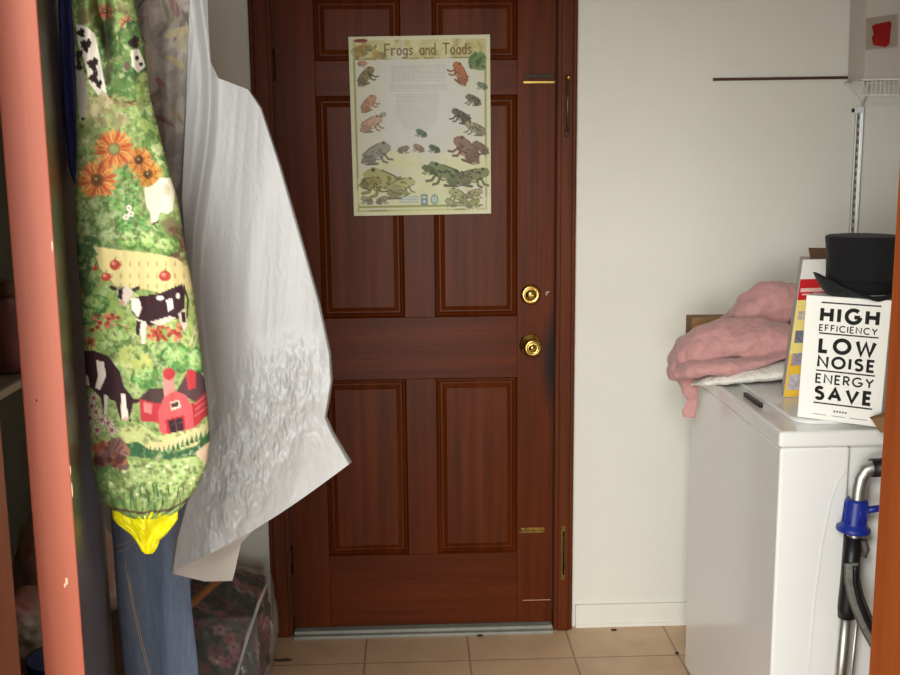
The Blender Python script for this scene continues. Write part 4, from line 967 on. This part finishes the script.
# carton under the garment (its left corner shows)
c0 = at(692, 318, -.378)
cz = c0.z
bm = bmesh.new(); box(bm, c0.x, c0.x+.30, -.378, -.316, WH+.0005, cz, .001, 1)
o_ = bm_obj('brown_carton', bm, M['kraft']); tag(o_, 'brown cardboard carton on the back of the washing machine under the pink garment', 'carton')
pk = [
 limb([(672, 376, -.45, 3, .02), (677, 367, -.46, 11, .045), (688, 357, -.48, 21, .06), (703, 350, -.50, 24, .075), (724, 342, -.51, 22, .075), (745, 340, -.52, 21, .08), (766, 338, -.52, 19, .08), (784, 338, -.52, 17, .085), (798, 338, -.50, 14, .07)], 28),
 limb([(680, 372, -.54, 5, .03), (692, 370, -.57, 7, .03), (712, 368, -.60, 6.5, .03), (737, 366, -.615, 6, .03), (762, 360, -.61, 5.5, .03), (786, 353, -.59, 5, .03)], 18),
 limb([(716, 327, -.43, 5, .03), (732, 321, -.43, 11, .045), (747, 312, -.43, 18, .05), (763, 304, -.43, 22, .055), (780, 303, -.43, 23, .055), (798, 304, -.42, 21, .05)], 24),
 limb([(690, 368, -.48, 10, .025), (688, 380, -.48, 10.5, .020), (691, 390, -.48, 10, .014), (692, 400, -.48, 8.5, .010), (689, 411, -.48, 8.5, .008), (689, 419, -.48, 7, .007)]),
]
pg = meta('pink_garment', pk, M['pink'], .0045, 3, 'crumpled pink knit garment heaped on the washing machine and hanging over its corner', 'garment', .030, .09)
for nm_, st_, sc_ in (('fine', .007, .035),):
    tx_ = bpy.data.textures.new('pink_'+nm_, 'CLOUDS'); tx_.noise_scale = sc_; tx_.noise_depth = 2
    d_ = pg.modifiers.new('d2', 'DISPLACE'); d_.texture = tx_; d_.strength = st_; d_.mid_level = .5; d_.texture_coords = 'LOCAL'
tw_ = [limb([(700, 377, -.50, 3, .05), (716, 375, -.54, 6, .07), (744, 373, -.58, 8, .07), (770, 370, -.58, 9, .07), (788, 368, -.57, 9, .06)])]
meta('white_towel', tw_, M['towel'], .005, 3, 'white towel lying on the washing machine under the pink garment', 'towel', .008, .03)

# ------------------------------------------------------------------ folding cart beside the machine
CY = wy0-.055
fc = empty('folding_cart', at(848, 700, CY), 'aluminium folding cart frame with blue clamp and black sleeve, against the right door jamb', 'cart')
def cpt(x, y, dy=0): return at(x, y, CY+dy)
bm = bmesh.new()
P = [cpt(848, 610), cpt(854, 540), cpt(857, 505), cpt(858.5, 490), cpt(861, 478), cpt(866, 470.5), cpt(874, 467), cpt(886, 466), cpt(930, 470)]
tube(bm, P, .0155, 18)
fl = at(835, 900, CY); 
tube(bm, [cpt(846, 612), cpt(841, 670), Vector((cpt(838, 700).x-.01, CY, .02))], .0125, 18)
tube(bm, [cpt(857.5, 612, .02), cpt(851.5, 670, .02), Vector((cpt(850, 700).x-.01, CY+.02, .02))], .004, 10)
bm_obj('frame_tube', bm, M['alu'], fc)
bm = bmesh.new(); tube(bm, [cpt(871, 468), cpt(890, 467), cpt(920, 469)], .0195, 20); bm_obj('hand_grip', bm, M['black'], fc)
bm = bmesh.new()
c1, c2 = cpt(857, 499), cpt(853, 531); ax = (c1-c2).normalized()
Mx = frame_M(c2, ax, (1, 0, 0)); hh_ = (c1-c2).length
lathe(bm, [(.0157, -.001), (.034, 0), (.035, .004), (.034, .009), (.027, .014), (.024, .022), (.0235, hh_-.006), (.021, hh_), (.0157, hh_)], Mx, 32)
for k in range(8):
    a = 2*math.pi*k/8; q = Mx @ Vector((.024*math.cos(a), .024*math.sin(a), .02)); q2 = Mx @ Vector((.0235*math.cos(a), .0235*math.sin(a), hh_-.008)); tube(bm, [q, q2], .0022, 6)
s0 = Mx @ Vector((.018, 0, hh_*.65)); tube(bm, [s0, s0+Vector((.03, 0, .004)), s0+Vector((.055, .01, .0))], .0075, 10)
bm_obj('clamp', bm, M['blue'], fc)
bm = bmesh.new(); tube(bm, [cpt(853, 536), cpt(850, 575), cpt(847, 608), cpt(846.5, 617)], [.0185, .0185, .0195, .018], 20); bm_obj('sleeve', bm, M['black'], fc)
bm = bmesh.new(); tube(bm, [cpt(863, 540, -.01), cpt(866, 550, -.012), cpt(863, 556, -.01)], .008, 12); bm_obj('knob', bm, mat('grey_brown_plastic', (88, 80, 74), .5), fc)
strap = [(852, 563), (852, 580), (856, 598), (863, 616), (872, 634), (884, 655), (900, 680)]
def ribbon(bm, pts, wx, dy):
    P = [cpt(x, y, dy) for x, y in pts]; sm_ = []
    for i in range(len(P)-1):
        for k in range(5): sm_.append(P[i].lerp(P[i+1], k/5))
    sm_.append(P[-1]); rs_ = []
    for i, p_ in enumerate(sm_):
        t_ = (sm_[min(i+1, len(sm_)-1)]-sm_[max(0, i-1)]).normalized(); s_ = t_.cross(Vector((0, 1, 0))).normalized()
        rs_.append([bm.verts.new(p_+s_*wx), bm.verts.new(p_+Vector((0, -.003, 0))+s_*wx*.5), bm.verts.new(p_+Vector((0, -.003, 0))-s_*wx*.5), bm.verts.new(p_-s_*wx), bm.verts.new(p_+Vector((0, .002, 0)))])
    for a, b in zip(rs_, rs_[1:]):
        for k in range(5): bm.faces.new((a[k], a[(k+1) % 5], b[(k+1) % 5], b[k])).smooth = True
    bm.faces.new(rs_[0]); bm.faces.new(rs_[-1])
bm = bmesh.new(); ribbon(bm, strap, .017, -.026); bm_obj('strap', bm, mat('grey_webbing', (138, 136, 132), .5, var=.3, vscale=90), fc)
bm = bmesh.new(); ribbon(bm, [(x+4, y+3) for x, y in strap], .007, -.031); ribbon(bm, [(x+9, y+22) for x, y in strap[2:]], .012, -.020); bm_obj('strap_edge', bm, M['black'], fc)
bm = bmesh.new(); q = cpt(850, 700); lathe(bm, [(0, -.02), (.05, -.02), (.055, -.01), (.055, .01), (.05, .02), (.02, .022), (0, .022)], frame_M((q.x-.01, CY+.01, .0552), (0, 1, 0), (1, 0, 0)), 28); bm_obj('wheel', bm, M['black'], fc)

# ------------------------------------------------------------------ wall strip, shelf track, wire shelf and bin at upper right
a, b = at(713, 79.5, -.004), at(853, 77.5, -.004)
bm = bmesh.new(); hexa(bm, [Vector((a.x, -.008, a.z-.004)), Vector((b.x, -.008, b.z-.004)), Vector((b.x, 0, b.z-.004)), Vector((a.x, 0, a.z-.004)), Vector((a.x, -.008, a.z+.004)), Vector((b.x, -.008, b.z+.004)), Vector((b.x, 0, b.z+.004)), Vector((a.x, 0, a.z+.004))], .001)
o_ = bm_obj('wooden_strip', bm, mat('dark_brown_strip', (74, 44, 30), .6)); tag(o_, 'thin dark brown wooden strip fixed level across the white wall', 'strip')
ta, tb_ = at(857, 107, -.012), at(857, 240, -.012); tx = (ta.x+tb_.x)/2
st = empty('shelf_track', (tx, 0, .95), 'tall grey metal shelf track fixed upright on the white wall below the wire shelf', 'shelf track')
bm = bmesh.new(); zt = ta.z
box(bm, tx-.012, tx-.008, -.014, 0, .95, zt, .0008); box(bm, tx+.008, tx+.012, -.014, 0, .95, zt, .0008); box(bm, tx-.008, tx+.008, -.003, 0, .95, zt)
tr_ = bm_obj('channel', bm, M['alu'], st)
bm = bmesh.new()
for k in range(28): z = zt-.03-k*.0235; box(bm, tx-.003, tx+.003, -.0036, -.0031, z-.006, z+.006)
bm_obj('slots', bm, mat('slot_grey', (110, 110, 108), .6), st)
bm = bmesh.new(); box(bm, tx-.022, tx+.004, -.022, -.0142, zt-.018, zt+.002, .002); bm_obj('end_clip', bm, M['enamel2'], st)
bm = bmesh.new(); tube(bm, [(tx-.022, -.018, zt-.010), (tx-.027, -.018, zt-.010)], .006, 12); bm_obj('screw', bm, M['darkmetal'], st)
SYf = -.13
sa = at(862, 79.5, SYf); sb = at(862, 95, SYf); sx0, sx1, sz1, szb = sa.x, XR-.004, sa.z, sb.z
sh = empty('wire_shelf', ((sx0+sx1)/2, 0, szb), 'white close-mesh wire shelf on the wall above the washing machine', 'shelf')
wm = mat('white_coated_wire', (222, 218, 208), .4)
bm = bmesh.new()
for z in (sz1, szb): tube(bm, [(sx0, SYf, z), (sx1, SYf, z)], .0032, 8)
for y in (-.006, -.07): tube(bm, [(sx0, y, sz1-.004), (sx1, y, sz1-.004)], .0032, 8)
bm_obj('rails', bm, wm, sh)
bm = bmesh.new(); x = sx0+.003
while x < sx1: tube(bm, [(x, -.003, sz1), (x, SYf, sz1+.001), (x, SYf-.0015, sz1-.003), (x, SYf-.0015, szb)], .0017, 6); x += .0127
bm_obj('cross_wires', bm, wm, sh)
bm = bmesh.new(); tube(bm, [(tx, -.014, zt-.004), (tx+.004, -.04, sz1-.03), (sx0+.006, SYf+.01, sz1-.006)], .003, 8); tube(bm, [(tx, -.014, zt-.006), (tx, -.004, zt+.02), (sx0+.01, -.006, sz1-.006)], .003, 8); bm_obj('bracket', bm, wm, sh)
# frosted bin
bx = empty('storage_bin', ((sx0+XR)/2, -.07, sz1), 'frosted plastic storage bin with red label on the wire shelf', 'bin')
bz = sz1+.0035; bl0, blw = at(863, 70, SYf+.004).x, XR-.006
bm = bmesh.new(); H_ = .235; t_ = .003
P = lambda z, g: [Vector((bl0+.006-g, SYf+.006-g*.6, z)), Vector((blw-.006, SYf+.006-g*.6, z)), Vector((blw-.006, -.008, z)), Vector((bl0+.006-g, -.008, z))]
lo, hi = P(bz, 0), P(bz+H_, .006)
li = [p.copy() for p in lo]; hi_ = [p.copy() for p in hi]
def inset(q, d): c_ = sum(q, Vector())/4; return [Vector((p.x+(d if p.x < c_.x else -d), p.y+(d if p.y < c_.y else -d), p.z)) for p in q]
rs_ = [[bm.verts.new(p) for p in q] for q in (lo, hi, inset(hi, t_), [p+Vector((0, 0, t_)) for p in inset(lo, t_)])]
for a, b in zip(rs_, rs_[1:]):
    for k in range(4): bm.faces.new((a[k], a[(k+1) % 4], b[(k+1) % 4], b[k]))
bm.faces.new(rs_[0]); bm.faces.new(rs_[-1])
bmesh.ops.bevel(bm, geom=[e for e in bm.edges], offset=.0011, segments=2, affect='EDGES')
bb = bm_obj('bin_body', bm, M['milky'], bx)
bm = bmesh.new(); box(bm, bl0-.008, blw, SYf-.006, -.006, bz+H_+.001, bz+H_+.018, .004, 3); bm_obj('bin_lid', bm, mat('grey_blue_lid', (176, 178, 188), .4), bx)
def onbin(x, y): 
    p = at(x, y, SYf); p.y = SYf+.006-.0036*(p.z-bz)/H_-.0008; return p
def decal(name, pts, m, par, th=.0008):
    bm = bmesh.new(); v = [bm.verts.new(p) for p in pts]; f = bm.faces.new(v); bmesh.ops.solidify(bm, geom=[f], thickness=th); return bm_obj(name, bm, m, par)
lb = decal('paper_label', [onbin(866, 50), onbin(898, 47), onbin(898, 14), onbin(866, 18)], mat('pale_label', (206, 190, 178), .6), bb, .0004)
decal('red_label', [q-Vector((0, .0007, 0)) for q in (onbin(872, 26), onbin(876, 24), onbin(890, 21), onbin(892, 23), onbin(890, 44), onbin(886, 47), onbin(874, 45), onbin(872, 38), onbin(874, 34))], M['red'], bb, .0004)
bm = bmesh.new(); box(bm, bl0+.02, blw-.02, SYf+.018, -.02, bz+.005, bz+.045, .006); box(bm, bl0+.05, blw-.04, SYf+.02, -.02, bz+.0455, bz+.15, .006)
bm_obj('papers_inside', bm, mat('grey_tan_contents', (206, 198, 188), .9, var=.4, vscale=24), bx)

# ------------------------------------------------------------------ shelf and things at the far left behind the open door
q = at(0, 389, -1.22); SXf, SZ = q.x, q.z
sy0, sy1 = -1.95, -.75
ls = empty('wall_shelf', (XL, (sy0+sy1)/2, SZ), 'pale-edged wooden shelf on the left wall, seen past the open door', 'shelf')
boxo('shelf_board', XL, SXf, sy0, sy1, SZ-.019, SZ, mat('shelf_board_grey', (150, 142, 130), .6, var=.1), ls, .001)
boxo('shelf_edge', SXf+.0002, SXf+.008, sy0, sy1, SZ-.016, SZ-.001, mat('pale_edge', (196, 186, 170), .5), ls, .001)
for y in (-1.7, -1.0):
    bm = bmesh.new(); tube(bm, [(XL+.004, y, SZ-.16), (XL+.004, y, SZ-.022), (SXf-.08, y, SZ-.022)], .004, 8); tube(bm, [(XL+.006, y, SZ-.15), (SXf-.09, y, SZ-.024)], .003, 8)
    bm_obj('bracket', bm, M['darkmetal'], ls)
# pink bottle, brown pouch
Mpb = mat('dusky_pink_plastic', (150, 96, 104), .4)
bo = at(16, 350, -1.05); bo = Vector((min(bo.x, SXf-.045), -1.05, SZ+.0008))
t = empty('bottle', bo, 'dusky pink plastic bottle on the left wall shelf', 'bottle')
bm = bmesh.new(); lathe(bm, [(0, 0), (.036, 0), (.040, .004), (.040, .10), (.036, .125), (.018, .14), (.016, .15), (0, .15)], Matrix.Translation(bo), 28); bm_obj('bottle_body', bm, Mpb, t, True)
bm = bmesh.new(); lathe(bm, [(0, .1502), (.019, .1502), (.019, .178), (.016, .182), (0, .182)], Matrix.Translation(bo), 28); bm_obj('cap', bm, mat('brown_cap', (92, 60, 48), .5), t, True)
pz = Vector((SXf-.09, -1.27, SZ+.0008))
t = empty('brown_case', pz, 'brown leather case with orange top on the left wall shelf beside the bottle', 'case')
bm = bmesh.new(); box(bm, pz.x-.07, pz.x+.062, -1.33, -1.20, pz.z, pz.z+.125, .012, 3); bm_obj('case_body', bm, mat('dark_brown_leather', (66, 46, 40), .5, bump=.2, bscale=80), t)
bm = bmesh.new(); box(bm, pz.x-.073, pz.x+.066, -1.334, -1.196, pz.z+.1255, pz.z+.168, .012, 3); bm_obj('case_lid', bm, mat('orange_brown_leather', (150, 82, 44), .5), t)
# lower shelf pile: crumpled red and white bags, blue tub
q2 = at(20, 640, -1.30)
lz = .34
low = empty('storage_bench', (-.95, -1.3, 0), 'low dark wooden bench under the left wall shelf', 'bench')
boxo('bench_top', XL+.001, -.66, -1.75, -.55, lz-.02, lz, M['darkwood'], low, .002)
for y in (-1.72, -.6):
    for x in (XL+.03, -.69): boxo('leg', x-.02, x+.02, y-.02, y+.02, 0, lz-.0205, M['darkwood'], low, .002)
def crumpled(name, c, rx, ry, rz, m, label, cat, seed, strg=.05, sc=.09):
    bm = bmesh.new(); bmesh.ops.create_icosphere(bm, subdivisions=5, radius=1)
    for v in bm.verts:
        p = v.co.normalized(); k = 1+.20*noise.noise(p*1.6+Vector((seed, 0, 0)))-.16*abs(noise.noise(p*4+Vector((0, seed, 0))))-.08*abs(noise.noise(p*9+Vector((0, 0, seed))))
        q = Vector((p.x*rx*k, p.y*ry*k, p.z*rz*k))
        v.co = c+Vector((q.x, q.y, max(-rz*.8, q.z)+rz*.8+.001))
    for f in bm.faces: f.smooth = True
    o = bm_obj(name, bm, m); tag(o, label, cat); return o
mred = mat('red_and_white_film', (206, 50, 52), .35, col2=(224, 216, 210), vscale=9)
crumpled('crumpled_bag', Vector((-.90, -.85, lz)), .125, .12, .095, mred, 'crumpled red and white plastic bag at the lower left, behind the open door', 'plastic bag', 3)
mgr = mat('grey_white_film', (214, 206, 200), .4, col2=(180, 90, 86), vscale=7)
crumpled('crumpled_bag', Vector((-.87, -.62, lz)), .14, .06, .17, mgr, 'greyish crumpled plastic bag behind the red and white one at the lower left', 'plastic bag', 9)
tbx = Vector((-.755, -1.02, lz+.0005))
t = empty('blue_tub', tbx, 'blue plastic tub on the low bench at the lower left behind the open door', 'tub')
bm = bmesh.new(); lathe(bm, [(0, 0), (.060, 0), (.064, .005), (.072, .09), (.076, .092), (.076, .098), (.068, .098), (.060, .012), (0, .012)], Matrix.Translation(tbx), 36); bm_obj('tub_body', bm, mat('dark_blue_plastic', (36, 56, 128), .4), t, True)

# ------------------------------------------------------------------ floral bedding in a clear bag by the door
cf = Canvas(0, 0, 100, 100, 5, (44, 44, 46))
cf.daub(0, 0, 100, 100, 260, 6, [(34, 36, 38), (58, 58, 56), (50, 46, 50), (70, 74, 64)], .8)
for k in range(70):
    x, y = R.random()*100, R.random()*100; c = R.choice([(168, 92, 108), (190, 120, 130), (140, 70, 86), (122, 58, 74), (176, 130, 134)])
    for q in range(5): a = q*1.256+k; cf.ell(x+3.2*math.cos(a), y+2.6*math.sin(a), 3, 2.4, c, a, .85, .3, k)
    cf.ell(x, y, 1.5, 1.2, (96, 40, 54)); 
    if k % 2: cf.ell(x+7, y+2, 4, 1.4, (88, 98, 78), R.random()*3)
    if k % 4 == 0: cf.ell(x-6, y-2, 3, 1, (176, 172, 164), R.random()*3)
cf.blur(2)
pR, pF = atZ(268, 672, 0), atZ(238, 700, 0)
bx1 = -.425; by1, by0, bxl, btop = -.10, -.48, -.68, .275
def block(name, x0, x1, y0, y1, z0, z1, n, amp, seed, cv_=None, sq=.25):
    bm = bmesh.new(); bmesh.ops.create_cube(bm, size=2); bmesh.ops.subdivide_edges(bm, edges=bm.edges[:], cuts=n, use_grid_fill=True)
    c = Vector(((x0+x1)/2, (y0+y1)/2, (z0+z1)/2)); h = Vector(((x1-x0)/2, (y1-y0)/2, (z1-z0)/2)); cols = []
    for v in bm.verts:
        p = v.co.copy(); s = p.normalized(); q = p.lerp(s*1.25, sq)
        if q.z < -.96: q.z = -.96
        slump = .10*(1-p.z)*.5
        nn = noise.noise(p*1.7+Vector((seed, 0, 0)))*amp+noise.noise(p*4.2+Vector((0, seed, 0)))*amp*.5+abs(noise.noise(p*9+Vector((0, 0, seed))))*amp*.35
        nrm = s
        w = Vector((q.x*h.x, q.y*h.y, q.z*h.z))+nrm*nn*(1 if p.z > -.9 else 0)
        v.co = c+w
        if v.co.z < z0: v.co.z = z0
        cols.append(((p.x*33+p.y*41+150) % 100, (p.z*38+p.y*17*(abs(p.z) > .98)+150) % 100))
    for f in bm.faces: f.smooth = True
    me = bpy.data.meshes.new(name); bmesh.ops.recalc_face_normals(bm, faces=bm.faces[:]); bm.to_mesh(me); bm.free()
    if cv_ is not None:
        a = np.array(cols); vcol(me, cv_.sample(a[:, 0], a[:, 1]))
    return me
bd = empty('bagged_bedding', ((bxl+bx1)/2, (by0+by1)/2, 0), 'dark floral bedding with pink flowers in a clear bag on the floor by the door', 'bedding')
link('bedding', block('bedding', bxl+.012, bx1-.02, by0+.015, by1-.01, .004, btop-.012, 60, .014, 4.2, cf), mat_vcol('dark_floral_cotton', .9, .15, .25, 90), bd, True)
cvr = link('clear_cover', block('clear_cover', bxl, bx1, by0, by1, .002, btop, 44, .016, 4.2), M['clearfilm'], bd, True)
pip = film('white_bag_seam', (226, 222, 216), .9, .3, .3)
bm = bmesh.new()
def bp_(x, y, Y): return at(x, y, Y)
tube(bm, [at(267, 584, by0+.10), at(259, 602, by0+.06), at(254, 618, by0+.03), at(248, 634, by0+.01), at(243, 652, by0-.005), at(236, 676, by0-.012), at(228, 700, by0-.014)], [.004, .005, .0045, .006, .0045, .005, .005], 8)
bm_obj('bag_seam', bm, pip, cvr, True)
bm = bmesh.new(); tube(bm, [at(262, 602, by1-.12), at(266, 614, by1-.10), at(271, 626, by1-.09), at(271, 632, by1-.09)], [.003, .006, .007, .004], 8); bm_obj('bag_corner', bm, pip, cvr, True)
# wooden stick resting on the bedding
sa, sb = at(186, 608, -.60), at(214, 584, -.47)
bm = bmesh.new(); dst = (sb-sa).normalized(); tube(bm, [sa-dst*.02, sa, sb, sb+dst*.06], .011, 14)
o_ = bm_obj('wooden_stick', bm, wood('orange_stick_wood', (170, 112, 62), (140, 86, 46), 'x', .5)); tag(o_, 'orange-brown wooden stick lying against the bagged floral bedding', 'stick')

# ------------------------------------------------------------------ small things on the floor
def crumb(name, x, y, rx, ry, rz, m, label, cat, rot=0):
    c = atZ(x, y, 0); bm = bmesh.new(); bmesh.ops.create_icosphere(bm, subdivisions=3, radius=1)
    for v in bm.verts:
        p = v.co.normalized(); k = 1+.35*noise.noise(p*2+Vector((x, 0, 0))); v.co = Vector((p.x*rx*k, p.y*ry*k, max(-.6, p.z*k)*rz+rz*.6+.0005))
    bm.transform(Matrix.Translation(c) @ Matrix.Rotation(rot, 4, 'Z'))
    o = bm_obj(name, bm, m); tag(o, label, cat, 'dirt crumbs on the floor' if name == 'dirt_crumb' else None)
bk2 = mat('dark_bark', (58, 42, 30), .9)
crumb('bark_chip', 283, 661, .028, .006, .004, bk2, 'long dark bark chip on the floor tile beside the bagged bedding', 'chip', .05)
crumb('dirt_crumb', 480, 636.5, .009, .005, .004, bk2, 'dark crumb of dirt on the tile in front of the door', 'crumb')
crumb('dirt_crumb', 541, 632.5, .006, .004, .003, bk2, 'small dark crumb at the right end of the door threshold', 'crumb')
crumb('dirt_crumb', 614, 630.5, .010, .004, .003, bk2, 'dark speck on the floor below the white baseboard', 'crumb')
crumb('dirt_crumb', 677, 654, .006, .006, .004, bk2, 'dark speck on the tile joint beside the washing machine', 'crumb')
c = atZ(266, 666, 0)
crumb('black_caster', 266, 664, .016, .016, .018, M['black'], 'small black rubber foot on the floor at the corner of the bagged bedding', 'rubber foot')
